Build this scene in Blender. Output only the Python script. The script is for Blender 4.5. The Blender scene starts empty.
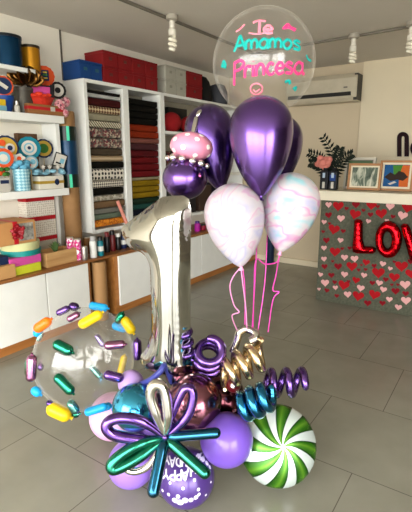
import bpy, math, random
import numpy as np
from mathutils import Vector, Matrix, noise
from mathutils.geometry import delaunay_2d_cdt
random.seed(7)
PI = math.pi
scene = bpy.context.scene
COL = scene.collection

# ------------------------------------------------------------------ camera
F = 435.0
CAM = np.array([0.0, 0.0, 1.36])
YAW, PITCH, ROLL = np.radians([34.35, 12.73, -0.1])
cy, sy, cp, sp = math.cos(YAW), math.sin(YAW), math.cos(PITCH), math.sin(PITCH)
fwd = np.array([-sy * cp, cy * cp, -sp])
right0 = np.array([cy, sy, 0.0])
up0 = np.cross(right0, fwd)
c_, s_ = math.cos(ROLL), math.sin(ROLL)
right = c_ * right0 + s_ * up0
up = -s_ * right0 + c_ * up0
cam = bpy.data.cameras.new('camera')
cam.sensor_fit = 'HORIZONTAL'; cam.sensor_width = 36.0
cam.lens = F / 412.0 * 36.0
cam.clip_start = 0.05
camo = bpy.data.objects.new('camera', cam); COL.objects.link(camo)
camo.matrix_world = Matrix(((right[0], up[0], -fwd[0], CAM[0]), (right[1], up[1], -fwd[1], CAM[1]),
                            (right[2], up[2], -fwd[2], CAM[2]), (0, 0, 0, 1)))
scene.camera = camo

# survey helpers: turn a sighting into a point on a real plane / at a real distance
def ray(x, y): return fwd + right * ((x - 206) / F) - up * ((y - 256) / F)
def on(x, y, ax, v):
    d = ray(x, y); return CAM + d * ((v - CAM[ax]) / d[ax])
def at(x, y, dep): return CAM + ray(x, y) * dep
def on_sphere(x, y, c, r, front=True):
    d = ray(x, y); oc = CAM - np.array(c)
    a = d @ d; b = 2 * d @ oc; cc = oc @ oc - r * r
    disc = b * b - 4 * a * cc
    if disc < 0: disc = 0
    t = (-b + (-1 if front else 1) * math.sqrt(disc)) / (2 * a)
    p = CAM + d * t
    v = p - np.array(c)
    return np.array(c) + v / np.linalg.norm(v) * r
def rest(x, y, rpx):                       # distance at which a ball of that apparent size lies on the floor
    d = CAM[2] / (rpx / F - ray(x, y)[2]); return d
def unit(v):
    v = np.array(v, float); return v / np.linalg.norm(v)

# ------------------------------------------------------------------ materials
def lin(h):
    h = h.lstrip('#'); o = []
    for i in (0, 2, 4):
        c = int(h[i:i + 2], 16) / 255
        o.append(c / 12.92 if c <= 0.04045 else ((c + 0.055) / 1.055) ** 2.4)
    return (*o, 1.0)
MATS = {}
def new_mat(name):
    m = bpy.data.materials.new(name); m.use_nodes = True
    nt = m.node_tree
    return m, nt, nt.nodes['Principled BSDF']
def mat(name, col, rough=0.55, metal=0.0, var=0.06, scale=9.0, spec=0.28, coat=0.0, bump=0.0, bscale=60.0):
    if name in MATS: return MATS[name]
    m, nt, b = new_mat(name)
    c = lin(col)
    tc = nt.nodes.new('ShaderNodeTexCoord')
    n = nt.nodes.new('ShaderNodeTexNoise'); n.inputs['Scale'].default_value = scale; n.inputs['Detail'].default_value = 3
    nt.links.new(tc.outputs['Object'], n.inputs['Vector'])
    r = nt.nodes.new('ShaderNodeValToRGB')
    r.color_ramp.elements[0].position = .3; r.color_ramp.elements[1].position = .7
    r.color_ramp.elements[0].color = tuple(min(1, x * (1 - var)) for x in c[:3]) + (1,)
    r.color_ramp.elements[1].color = tuple(min(1, x * (1 + var)) for x in c[:3]) + (1,)
    nt.links.new(n.outputs['Fac'], r.inputs['Fac'])
    nt.links.new(r.outputs['Color'], b.inputs['Base Color'])
    b.inputs['Roughness'].default_value = rough; b.inputs['Metallic'].default_value = metal
    b.inputs['Specular IOR Level'].default_value = spec
    b.inputs['Coat Weight'].default_value = coat; b.inputs['Coat Roughness'].default_value = 0.08
    if bump:
        n2 = nt.nodes.new('ShaderNodeTexNoise'); n2.inputs['Scale'].default_value = bscale; n2.inputs['Detail'].default_value = 3
        nt.links.new(tc.outputs['Object'], n2.inputs['Vector'])
        bp = nt.nodes.new('ShaderNodeBump'); bp.inputs['Strength'].default_value = bump; bp.inputs['Distance'].default_value = 0.01
        nt.links.new(n2.outputs['Fac'], bp.inputs['Height']); nt.links.new(bp.outputs['Normal'], b.inputs['Normal'])
    MATS[name] = m
    return m
def ramp(nt, stops, const=False):
    r = nt.nodes.new('ShaderNodeValToRGB'); cr = r.color_ramp
    if const: cr.interpolation = 'CONSTANT'
    while len(cr.elements) < len(stops): cr.elements.new(0.5)
    for e, (p, c) in zip(cr.elements, stops):
        e.position = p; e.color = lin(c) if isinstance(c, str) else c
    return r
def mapped(nt, scale=(1, 1, 1), loc=(0, 0, 0), rot=(0, 0, 0)):
    tc = nt.nodes.new('ShaderNodeTexCoord'); mp = nt.nodes.new('ShaderNodeMapping')
    mp.inputs['Scale'].default_value = scale; mp.inputs['Location'].default_value = loc; mp.inputs['Rotation'].default_value = rot
    nt.links.new(tc.outputs['Object'], mp.inputs['Vector']); return mp
def floor_mat():
    m, nt, b = new_mat('grey_floor_tile')
    mp = mapped(nt, loc=(0.121, 0.005, 0))
    br = nt.nodes.new('ShaderNodeTexBrick')
    br.offset = 0.5; br.offset_frequency = 2
    br.inputs['Scale'].default_value = 1; br.inputs['Brick Width'].default_value = .572; br.inputs['Row Height'].default_value = .58
    br.inputs['Mortar Size'].default_value = .0022; br.inputs['Mortar Smooth'].default_value = .2; br.inputs['Bias'].default_value = 0
    br.inputs['Color1'].default_value = lin('#838173'); br.inputs['Color2'].default_value = lin('#878577'); br.inputs['Mortar'].default_value = lin('#5a554b')
    nt.links.new(mp.outputs['Vector'], br.inputs['Vector'])
    n = nt.nodes.new('ShaderNodeTexNoise'); n.inputs['Scale'].default_value = 5; n.inputs['Detail'].default_value = 5
    nt.links.new(mp.outputs['Vector'], n.inputs['Vector'])
    r = ramp(nt, [(.3, (.86, .86, .85, 1)), (.7, (1, 1, 1, 1))]); nt.links.new(n.outputs['Fac'], r.inputs['Fac'])
    mx = nt.nodes.new('ShaderNodeMixRGB'); mx.blend_type = 'MULTIPLY'; mx.inputs[0].default_value = 1
    nt.links.new(br.outputs['Color'], mx.inputs[1]); nt.links.new(r.outputs['Color'], mx.inputs[2])
    nt.links.new(mx.outputs[0], b.inputs['Base Color'])
    b.inputs['Roughness'].default_value = .24
    b.inputs['Specular IOR Level'].default_value = .45
    return m
def chrome(name, col, rough=.16, var=.05, coat=.35):
    return mat(name, col, rough, 1.0, var, 6.0, coat=coat, bump=.02, bscale=8)
def wood(name, c1, c2, axis=1, rough=.45, scale=6):
    if name in MATS: return MATS[name]
    m, nt, b = new_mat(name)
    sc = [14, 14, 14]; sc[axis] = 1.3
    mp = mapped(nt, tuple(x * scale / 6 for x in sc))
    n = nt.nodes.new('ShaderNodeTexNoise'); n.inputs['Scale'].default_value = 2; n.inputs['Detail'].default_value = 6
    nt.links.new(mp.outputs['Vector'], n.inputs['Vector'])
    r = ramp(nt, [(.3, c1), (.7, c2)]); nt.links.new(n.outputs['Fac'], r.inputs['Fac'])
    nt.links.new(r.outputs['Color'], b.inputs['Base Color']); b.inputs['Roughness'].default_value = rough
    MATS[name] = m; return m
def pattern(name, kind, c1, c2, scale=40.0, rough=.7, axis=0, extra=None):
    if name in MATS: return MATS[name]
    m, nt, b = new_mat(name); b.inputs['Roughness'].default_value = rough; b.inputs['Specular IOR Level'].default_value = .2
    mp = mapped(nt)
    if kind == 'dots':
        v = nt.nodes.new('ShaderNodeTexVoronoi'); v.inputs['Scale'].default_value = scale; v.inputs['Randomness'].default_value = .25
        nt.links.new(mp.outputs['Vector'], v.inputs['Vector'])
        r = ramp(nt, [(0, c2), (.34, c1)], True); nt.links.new(v.outputs['Distance'], r.inputs['Fac'])
    elif kind == 'check':
        mp.inputs['Rotation'].default_value = (PI / 4, 0, 0)
        v = nt.nodes.new('ShaderNodeTexChecker'); v.inputs['Scale'].default_value = scale
        v.inputs['Color1'].default_value = lin(c1); v.inputs['Color2'].default_value = lin(c2)
        mp.inputs['Scale'].default_value = (.01, 1, 1)
        nt.links.new(mp.outputs['Vector'], v.inputs['Vector']); r = v
    elif kind == 'stripe':
        v = nt.nodes.new('ShaderNodeTexWave'); v.inputs['Scale'].default_value = scale
        v.bands_direction = 'DIAGONAL' if axis == 3 else 'XYZ'[axis]
        nt.links.new(mp.outputs['Vector'], v.inputs['Vector'])
        r = ramp(nt, [(0, c1), (.5, c2)], True); nt.links.new(v.outputs['Fac'], r.inputs['Fac'])
    elif kind == 'print':
        v = nt.nodes.new('ShaderNodeTexVoronoi'); v.inputs['Scale'].default_value = scale
        nt.links.new(mp.outputs['Vector'], v.inputs['Vector'])
        cs = [c1, c2] + list(extra or [])
        r = ramp(nt, [(i / len(cs), c) for i, c in enumerate(cs)], True)
        sx = nt.nodes.new('ShaderNodeSeparateColor'); nt.links.new(v.outputs['Color'], sx.inputs[0])
        nt.links.new(sx.outputs[0], r.inputs['Fac'])
    nt.links.new(r.outputs['Color'], b.inputs['Base Color'])
    MATS[name] = m; return m
def marble_mat(name, seed, stops, scale=3.6):
    m, nt, b = new_mat(name)
    mp = mapped(nt, loc=(seed, seed * .7, 0))
    n = nt.nodes.new('ShaderNodeTexNoise'); n.inputs['Scale'].default_value = scale; n.inputs['Detail'].default_value = 2; n.inputs['Distortion'].default_value = 2.2
    nt.links.new(mp.outputs['Vector'], n.inputs['Vector'])
    r = ramp(nt, stops); nt.links.new(n.outputs['Fac'], r.inputs['Fac'])
    nt.links.new(r.outputs['Color'], b.inputs['Base Color'])
    b.inputs['Roughness'].default_value = .28; b.inputs['Subsurface Weight'].default_value = .0
    return m
def candy_mat(n_arm=8, twist=4.5, R=.16):
    m, nt, b = new_mat('green_white_swirl_foil')
    tc = nt.nodes.new('ShaderNodeTexCoord'); sx = nt.nodes.new('ShaderNodeSeparateXYZ')
    nt.links.new(tc.outputs['Object'], sx.inputs[0])
    def M(op, a, bb=None):
        k = nt.nodes.new('ShaderNodeMath'); k.operation = op
        for i, q in enumerate((a, bb)):
            if q is None: continue
            if isinstance(q, (int, float)): k.inputs[i].default_value = q
            else: nt.links.new(q, k.inputs[i])
        return k.outputs[0]
    ang = M('ARCTAN2', sx.outputs['Y'], sx.outputs['X'])
    rad = M('SQRT', M('ADD', M('MULTIPLY', sx.outputs['X'], sx.outputs['X']), M('MULTIPLY', sx.outputs['Y'], sx.outputs['Y'])))
    q = M('ADD', M('MULTIPLY', ang, n_arm / (2 * PI)), M('MULTIPLY', M('SQRT', rad), twist))
    fr = M('FRACT', M('ADD', q, 20.0))
    r = ramp(nt, [(0, '#cfdad6'), (.385, '#cfdad6'), (.415, '#143f0b'), (.6, '#39701a'), (.73, '#5c8f24'), (.86, '#2f6814'), (.97, '#123b0a'), (.995, '#cfdad6')])
    nt.links.new(fr, r.inputs['Fac'])
    n = nt.nodes.new('ShaderNodeTexNoise'); n.inputs['Scale'].default_value = 9
    nt.links.new(tc.outputs['Object'], n.inputs['Vector'])
    nt.links.new(r.outputs['Color'], b.inputs['Base Color'])
    b.inputs['Metallic'].default_value = .55; b.inputs['Roughness'].default_value = .26
    return m
def bubble_mat():
    m = bpy.data.materials.new('clear_bubble_film'); m.use_nodes = True
    nt = m.node_tree; nt.nodes.clear()
    out = nt.nodes.new('ShaderNodeOutputMaterial')
    tr = nt.nodes.new('ShaderNodeBsdfTransparent'); tr.inputs[0].default_value = (.96, .96, .95, 1)
    gl = nt.nodes.new('ShaderNodeBsdfGlossy'); gl.inputs['Roughness'].default_value = .13
    gl.inputs['Color'].default_value = (1, .99, .97, 1)
    lw = nt.nodes.new('ShaderNodeLayerWeight'); lw.inputs['Blend'].default_value = .32
    r = ramp(nt, [(0, (.055, .055, .055, 1)), (.5, (.08, .08, .08, 1)), (.8, (.22, .22, .22, 1)), (1, (.6, .6, .6, 1))])
    nt.links.new(lw.outputs['Facing'], r.inputs['Fac'])
    mp = mapped(nt); n = nt.nodes.new('ShaderNodeTexNoise'); n.inputs['Scale'].default_value = 5; n.inputs['Distortion'].default_value = .6
    nt.links.new(mp.outputs['Vector'], n.inputs['Vector'])
    bp = nt.nodes.new('ShaderNodeBump'); bp.inputs['Strength'].default_value = .25; bp.inputs['Distance'].default_value = .02
    nt.links.new(n.outputs['Fac'], bp.inputs['Height']); nt.links.new(bp.outputs['Normal'], gl.inputs['Normal'])
    mx = nt.nodes.new('ShaderNodeMixShader')
    nt.links.new(r.outputs['Color'], mx.inputs[0]); nt.links.new(tr.outputs[0], mx.inputs[1]); nt.links.new(gl.outputs[0], mx.inputs[2])
    df = nt.nodes.new('ShaderNodeBsdfTranslucent'); df.inputs['Color'].default_value = (.9, .89, .87, 1)
    df2 = nt.nodes.new('ShaderNodeBsdfDiffuse'); df2.inputs['Color'].default_value = (.9, .89, .87, 1)
    a1 = nt.nodes.new('ShaderNodeAddShader'); nt.links.new(df.outputs[0], a1.inputs[0]); nt.links.new(df2.outputs[0], a1.inputs[1])
    r2 = ramp(nt, [(0, (.012, .012, .012, 1)), (.62, (.02, .02, .02, 1)), (.74, (.085, .085, .085, 1)), (.79, (.03, .03, .03, 1)), (.88, (.05, .05, .05, 1)), (.97, (.34, .34, .34, 1))])  # whitish rim and inner ring painted in for the film's edge reflections
    lw2 = nt.nodes.new('ShaderNodeLayerWeight'); lw2.inputs['Blend'].default_value = .5
    nt.links.new(lw2.outputs['Facing'], r2.inputs['Fac'])
    mx2 = nt.nodes.new('ShaderNodeMixShader'); nt.links.new(r2.outputs['Color'], mx2.inputs[0])
    nt.links.new(mx.outputs[0], mx2.inputs[1]); nt.links.new(a1.outputs[0], mx2.inputs[2])
    nt.links.new(mx2.outputs[0], out.inputs['Surface'])
    return m
def landscape_mat(name, stops, scale, dist, zdir=True):
    m, nt, b = new_mat(name)
    mp = mapped(nt, (scale, scale, scale * (.35 if zdir else 1)))
    n = nt.nodes.new('ShaderNodeTexNoise'); n.inputs['Scale'].default_value = 1.0; n.inputs['Detail'].default_value = 5; n.inputs['Distortion'].default_value = dist
    nt.links.new(mp.outputs['Vector'], n.inputs['Vector'])
    r = ramp(nt, stops); nt.links.new(n.outputs['Fac'], r.inputs['Fac'])
    nt.links.new(r.outputs['Color'], b.inputs['Base Color']); b.inputs['Roughness'].default_value = .6
    b.inputs['Specular IOR Level'].default_value = .2
    return m

# ------------------------------------------------------------------ mesh builder
class MB:
    def __init__(s): s.v = []; s.f = []
    def add(s, v, f):
        o = len(s.v); s.v += [tuple(map(float, p)) for p in v]; s.f += [tuple(i + o for i in q) for q in f]; return s
    def box(s, x0, x1, y0, y1, z0, z1):
        v = [(x, y, z) for z in (z0, z1) for y in (y0, y1) for x in (x0, x1)]
        return s.add(v, [(0, 2, 3, 1), (4, 5, 7, 6), (0, 1, 5, 4), (2, 6, 7, 3), (0, 4, 6, 2), (1, 3, 7, 5)])
    def obox(s, c, e1, e2, e3, h1, h2, h3):        # box on its own axes
        c, e1, e2, e3 = map(lambda q: np.array(q, float), (c, e1, e2, e3))
        v = [c + a * h1 * e1 + b * h2 * e2 + d * h3 * e3 for d in (-1, 1) for b in (-1, 1) for a in (-1, 1)]
        return s.add(v, [(0, 2, 3, 1), (4, 5, 7, 6), (0, 1, 5, 4), (2, 6, 7, 3), (0, 4, 6, 2), (1, 3, 7, 5)])
    def lathe(s, base, axis, prof, n=24, cap=True):   # prof = [(radius, height)]
        base = np.array(base, float); a = unit(axis)
        t = np.array([1, 0, 0]) if abs(a[0]) < .9 else np.array([0, 1, 0])
        u = unit(np.cross(a, t)); w = np.cross(a, u)
        v = []; f = []
        for r, h in prof:
            for k in range(n):
                th = 2 * PI * k / n
                v.append(base + a * h + (u * math.cos(th) + w * math.sin(th)) * r)
        m = len(prof)
        for i in range(m - 1):
            for k in range(n):
                k2 = (k + 1) % n
                f.append((i * n + k, i * n + k2, (i + 1) * n + k2, (i + 1) * n + k))
        if cap:
            f.append(tuple(reversed(range(n)))); f.append(tuple(range((m - 1) * n, m * n)))
        return s.add(v, f)
    def cyl(s, p0, p1, r, n=20, r2=None):
        p0 = np.array(p0, float); p1 = np.array(p1, float); L = np.linalg.norm(p1 - p0)
        return s.lathe(p0, p1 - p0, [(r, 0), (r if r2 is None else r2, L)], n)
    def ball(s, c, r, sc=(1, 1, 1), n=32, m=18, axes=None):
        c = np.array(c, float)
        ax = axes if axes is not None else np.eye(3)
        v = [c + ax[2] * r * sc[2]]
        for i in range(1, m):
            ph = PI * i / m
            for k in range(n):
                th = 2 * PI * k / n
                v.append(c + ax[0] * r * sc[0] * math.sin(ph) * math.cos(th) + ax[1] * r * sc[1] * math.sin(ph) * math.sin(th) + ax[2] * r * sc[2] * math.cos(ph))
        v.append(c - ax[2] * r * sc[2])
        f = [(0, 1 + k, 1 + (k + 1) % n) for k in range(n)]
        for i in range(m - 2):
            for k in range(n):
                k2 = (k + 1) % n
                f.append((1 + i * n + k, 1 + (i + 1) * n + k, 1 + (i + 1) * n + k2, 1 + i * n + k2))
        L = len(v) - 1; o = 1 + (m - 2) * n
        f += [(L, o + (k + 1) % n, o + k) for k in range(n)]
        return s.add(v, f)
    def tube(s, pts, r, n=12, closed=False, flat=None):
        P = [np.array(p, float) for p in pts]; m = len(P)
        R = r if hasattr(r, '__len__') else [r] * m
        T = []
        for i in range(m):
            a = P[(i - 1) % m] if (closed or i > 0) else P[i]; b = P[(i + 1) % m] if (closed or i < m - 1) else P[i]
            T.append(unit(b - a))
        nrm = np.cross(T[0], [0, 0, 1.0])
        if np.linalg.norm(nrm) < 1e-3: nrm = np.cross(T[0], [1.0, 0, 0])
        nrm = unit(nrm); v = []; f = []
        for i in range(m):
            if flat is not None:
                bb = unit(flat[i] if hasattr(flat[0], '__len__') else flat); aa = unit(np.cross(T[i], bb)); th_ = .35
            else:
                nrm = unit(nrm - T[i] * (nrm @ T[i])); aa = nrm; bb = np.cross(T[i], nrm); th_ = 1
            for k in range(n):
                th = 2 * PI * k / n
                v.append(P[i] + aa * math.cos(th) * R[i] + bb * math.sin(th) * R[i] * th_)
        for i in range(m if closed else m - 1):
            j = (i + 1) % m
            for k in range(n):
                k2 = (k + 1) % n; f.append((i * n + k, i * n + k2, j * n + k2, j * n + k))
        if not closed:
            f.append(tuple(reversed(range(n)))); f.append(tuple(range((m - 1) * n, m * n)))
        return s.add(v, f)
    def capsule(s, p0, p1, r, n=14):
        p0 = np.array(p0, float); p1 = np.array(p1, float); L = np.linalg.norm(p1 - p0)
        pr = [(r * math.sin(a), -r * math.cos(a)) for a in np.linspace(.12, PI / 2, 6)] + [(r * math.cos(a), L + r * math.sin(a)) for a in np.linspace(0, PI / 2 - .12, 6)]
        return s.lathe(p0, p1 - p0, pr, n)
    def prism(s, poly, O, e1, e2, e3, t):            # extrude a flat outline by its thickness t along e3
        O, e1, e2, e3 = map(lambda q: np.array(q, float), (O, e1, e2, e3)); n = len(poly)
        v = [O + e1 * a + e2 * b for a, b in poly] + [O + e1 * a + e2 * b + e3 * t for a, b in poly]
        f = [tuple(reversed(range(n))), tuple(range(n, 2 * n))] + [(i, (i + 1) % n, n + (i + 1) % n, n + i) for i in range(n)]
        return s.add(v, f)
    def mesh(s, name, m, loc, smooth):
        me = bpy.data.meshes.new(name)
        l = np.array(loc, float)
        me.from_pydata([tuple(np.array(p) - l) for p in s.v], [], s.f); me.update()
        me.materials.append(m)
        if smooth:
            me.polygons.foreach_set('use_smooth', [True] * len(me.polygons))
        return me
def link(o): COL.objects.link(o); return o
def smooth_by_angle(o, me, ang=40):
    try:
        me.set_sharp_from_angle(angle=math.radians(ang))
    except Exception: pass
def bevel(o, w):
    b = o.modifiers.new('bevel', 'BEVEL'); b.width = w; b.segments = 2; b.limit_method = 'ANGLE'
def thing(name, label, cat, loc=(0, 0, 0), group=None):
    o = link(bpy.data.objects.new(name, None)); o.location = tuple(map(float, loc)); o.empty_display_size = .05
    o['label'] = label; o['category'] = cat
    if group: o['group'] = group
    return o
def wloc(o):
    l = np.array(o.location)
    while o.parent: o = o.parent; l = l + np.array(o.location)
    return l
def part(mb, name, m, root, label=None, smooth=True, bev=0, stuff=False):
    L = wloc(root)
    me = mb.mesh(name, m, L, smooth); o = link(bpy.data.objects.new(name, me)); o.parent = root
    if smooth: smooth_by_angle(o, me)
    if label: o['label'] = label
    if bev: bevel(o, bev)
    if stuff: o['kind'] = 'stuff'
    return o
def solo(mb, name, m, label, cat, group=None, loc=None, smooth=True, bev=0):
    if loc is None:
        a = np.array(mb.v); loc = (a[:, 0].mean(), a[:, 1].mean(), a[:, 2].min())
    me = mb.mesh(name, m, loc, smooth); o = link(bpy.data.objects.new(name, me)); o.location = tuple(map(float, loc))
    if smooth: smooth_by_angle(o, me)
    o['label'] = label; o['category'] = cat
    if group: o['group'] = group
    if bev: bevel(o, bev)
    return o
def struct(mb, name, m, bev=0, parent=None):
    me = mb.mesh(name, m, (0, 0, 0), False); o = link(bpy.data.objects.new(name, me))
    if parent: o.parent = parent
    else: o['kind'] = 'structure'
    if bev: bevel(o, bev)
    return o
def smoothline(pts, k=6, closed=False):
    P = [np.array(p, float) for p in pts]; n = len(P); out = []
    if n < 3 and not closed:
        return [P[0] + (P[1] - P[0]) * t for t in np.linspace(0, 1, k + 1)]
    for i in range(n if closed else n - 1):
        p0 = P[(i - 1) % n] if (closed or i) else P[0]; p1 = P[i]; p2 = P[(i + 1) % n]
        p3 = P[(i + 2) % n] if (closed or i + 2 < n) else P[-1]
        for j in range(k):
            t = j / k
            out.append(.5 * (2 * p1 + (p2 - p0) * t + (2 * p0 - 5 * p1 + 4 * p2 - p3) * t * t + (3 * p1 - p0 - 3 * p2 + p3) * t ** 3))
    if not closed: out.append(P[-1])
    return out
FACE1 = unit(right0); FACE3 = unit([sy, -cy, 0]); ZUP = np.array([0, 0, 1.0])      # across / towards the shop front

# inflated foil sheet: two panels welded round an outline
def foil(mb, outer, holes, O, e1, e2, e3, thick, h, pucker=.2, wl=.03, wmax=None, seed=0, relax=0):
    O, e1, e2, e3 = map(lambda q: np.array(q, float), (O, e1, e2, e3))
    def resamp(poly):
        P = np.array(poly, float); Q = np.vstack([P, P[:1]])
        seg = np.linalg.norm(np.diff(Q, axis=0), axis=1); cum = np.r_[0, np.cumsum(seg)]
        n = max(8, int(cum[-1] / h)); t = np.arange(n) * cum[-1] / n
        return np.c_[np.interp(t, cum, Q[:, 0]), np.interp(t, cum, Q[:, 1])]
    loops = [resamp(outer)] + [resamp(x) for x in holes]
    B = np.vstack(loops)
    S = np.concatenate([np.arange(len(l)) * h + 10 * i for i, l in enumerate(loops)])
    def inside(p):
        c = np.zeros(len(p), bool)
        for l in loops:
            a = l; b = np.roll(l, -1, axis=0)
            for (x1, y1), (x2, y2) in zip(a, b):
                if y1 == y2: continue
                cond = ((y1 > p[:, 1]) != (y2 > p[:, 1])) & (p[:, 0] < (x2 - x1) * (p[:, 1] - y1) / (y2 - y1) + x1)
                c ^= cond
        return c
    mn, mx = B.min(0), B.max(0)
    gx, gy = np.meshgrid(np.arange(mn[0], mx[0], h), np.arange(mn[1], mx[1], h))
    gx = gx + (np.arange(gx.shape[0]) % 2)[:, None] * h * .5
    G = np.c_[gx.ravel(), gy.ravel()]; G = G[inside(G)]
    D = np.sqrt(((G[:, None, :] - B[None]) ** 2).sum(2)); dm = D.min(1); keep = dm > h * .6
    G, dm, ni = G[keep], dm[keep], D.argmin(1)[keep]
    W = wmax or dm.max()
    x = np.clip(dm / W, 0, 1)
    Z = thick * np.sqrt(1 - (1 - x) ** 2)
    rng = np.random.RandomState(seed)
    ph = rng.rand(20) * 6
    s = S[ni]
    pk = np.sin(2 * PI * s / wl + 2 * np.sin(s * 23 + ph[0])) * np.clip(1 - x / .75, 0, 1)
    Z = Z * (1 + pucker * pk)
    P = np.vstack([B, G]); Z = np.r_[np.zeros(len(B)), Z]
    edges = []; o = 0
    for l in loops:
        n = len(l); edges += [(o + i, o + (i + 1) % n) for i in range(n)]; o += n
    vv, _, ff, ov, _, _ = delaunay_2d_cdt([Vector(p) for p in P], edges, [], 0, 1e-6)
    mapz = np.array([Z[q[0]] if q else 0 for q in ov])
    V = np.array([list(p) for p in vv]); Fc = [q for q in ff]
    cen = np.array([V[list(q)].mean(0) for q in Fc]); ins = inside(cen)
    Fc = [q for q, k in zip(Fc, ins) if k]
    nV = len(V); nb = len(B)
    if relax:
        E_ = set()
        for q in Fc:
            for i in range(3): E_.add((min(q[i], q[(i + 1) % 3]), max(q[i], q[(i + 1) % 3])))
        E_ = np.array(sorted(E_)); free = mapz > 0; base_max = mapz.max()
        for _ in range(relax):
            acc = np.zeros(nV); cnt = np.zeros(nV)
            np.add.at(acc, E_[:, 0], mapz[E_[:, 1]]); np.add.at(acc, E_[:, 1], mapz[E_[:, 0]])
            np.add.at(cnt, E_[:, 0], 1); np.add.at(cnt, E_[:, 1], 1)
            mapz = np.where(free, .5 * mapz + .5 * acc / np.maximum(cnt, 1), mapz)
        mapz *= base_max / mapz.max()
        # puckers along the welded rim and soft dents
        for i in range(nV):
            if not free[i]: continue
            dd = np.sqrt(((B - V[i]) ** 2).sum(1)); j = dd.argmin()
            t = max(0.0, 1 - dd[j] / .055)
            amp = .5 + .5 * math.sin(S[j] * 9 + 1.3)
            mapz[i] *= 1 + .11 * amp * t * t * math.sin(2 * PI * S[j] / .034 + 1.7 * math.sin(S[j] * 31))
            mapz[i] *= 1 + .05 * noise.noise(Vector((V[i][0] * 11, V[i][1] * 6, seed)))
    top = [O + e1 * a + e2 * b + e3 * z for (a, b), z in zip(V, mapz)]
    bot = [O + e1 * a + e2 * b - e3 * z for (a, b), z in zip(V, mapz)]
    # weld the rim
    remap = {i: (i if mapz[i] == 0 else nV + i) for i in range(nV)}
    f = []
    for q in Fc:
        a = V[q[0]]; b = V[q[1]]; c = V[q[2]]
        if (b[0] - a[0]) * (c[1] - a[1]) - (b[1] - a[1]) * (c[0] - a[0]) < 0: q = tuple(reversed(q))
        f.append(tuple(q)); f.append(tuple(remap[i] for i in reversed(q)))
    return mb.add(top + bot, f)

# stroke lettering
GL = {
 'A': (.95, [[(0, 0), (.25, .8), (.48, 1.6), (.7, .8), (.95, 0)], [(.15, .55), (.8, .6)]]),
 'm': (1.05, [[(0, 0), (0, 1)], [(0, .65), (.2, 1), (.42, .75), (.42, 0)], [(.42, .65), (.65, 1), (.88, .75), (.88, 0)]]),
 'a': (.85, [[(.65, .85), (.35, 1), (.05, .6), (.1, .15), (.4, 0), (.65, .4), (.66, 1)], [(.66, .9), (.66, .1), (.8, .02)]]),
 'o': (.8, [[(.35, 1), (.05, .6), (.15, .1), (.4, 0), (.65, .4), (.6, .85), (.35, 1)]]),
 's': (.7, [[(.55, .85), (.3, 1), (.08, .75), (.5, .4), (.45, .05), (.02, .12)]]),
 'P': (.85, [[(0, -.45), (.03, .6), (.06, 1.6)], [(0, 1.45), (.5, 1.6), (.78, 1.25), (.5, .85), (.06, .75)]]),
 'r': (.6, [[(0, 0), (0, 1)], [(0, .55), (.2, .95), (.5, .9)]]),
 'i': (.3, [[(.05, 0), (.05, 1)], [(.05, 1.3), (.05, 1.36)]]),
 'n': (.8, [[(0, 0), (0, 1)], [(0, .6), (.25, 1), (.55, .8), (.58, 0)]]),
 'c': (.72, [[(.58, .85), (.3, 1), (.02, .5), (.25, .02), (.62, .15)]]),
 'e': (.75, [[(.04, .5), (.6, .55), (.5, .92), (.25, .98), (.02, .48), (.25, .02), (.65, .18)]]),
 'T': (.8, [[(0, 1.45), (.45, 1.6), (.95, 1.5)], [(.5, 1.55), (.45, 0)]]),
 'H': (.9, [[(0, 0), (0, 1.4)], [(.65, 0), (.65, 1.4)], [(0, .7), (.65, .7)]]),
 'Y': (.85, [[(0, 1.4), (.35, .7)], [(.7, 1.4), (.35, .7), (.33, 0)]]),
 'B': (.85, [[(0, 0), (0, 1.4)], [(0, 1.4), (.5, 1.3), (.45, .85), (0, .75)], [(0, .75), (.6, .65), (.6, .1), (0, 0)]]),
 'I': (.3, [[(0, 0), (0, 1.4)]]),
 'R': (.85, [[(0, 0), (0, 1.4)], [(0, 1.4), (.55, 1.25), (.5, .8), (0, .7)], [(.25, .7), (.65, 0)]]),
 't': (.85, [[(.4, 0), (.4, 1.4)], [(0, 1.4), (.8, 1.4)]]),
 'D': (.85, [[(0, 0), (0, 1.4)], [(0, 1.4), (.6, 1.1), (.6, .3), (0, 0)]]),
 'p': (.8, [[(0, 0), (0, 1.4)], [(0, 1.4), (.55, 1.3), (.55, .8), (0, .65)]]),
}
def word(mb, text, x0, x1, ybase, xh, c, r, wpx, arc=0.0, tilt=0.0, flip=False):
    W = sum(GL[ch][0] for ch in text); k = (x1 - x0) / W; cur = 0
    for ch in text:
        w, strokes = GL[ch]
        for st in strokes:
            pts = []
            line = smoothline([(a + cur, b) for a, b in st], 5)
            for a, b in line:
                if flip: a = W - a
                px = x0 + a * k; u = (px - (x0 + x1) / 2) / ((x1 - x0) / 2)
                py = ybase + (b * xh if flip else -b * xh) + arc * (u * u - .33) + tilt * u
                pts.append(on_sphere(px, py, c, r * 1.004))
            nr = [unit(p - np.array(c)) for p in pts]
            mb.tube(pts, wpx * 1.75 / F / 2, 8, flat=nr)
        cur += w
    return mb

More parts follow.
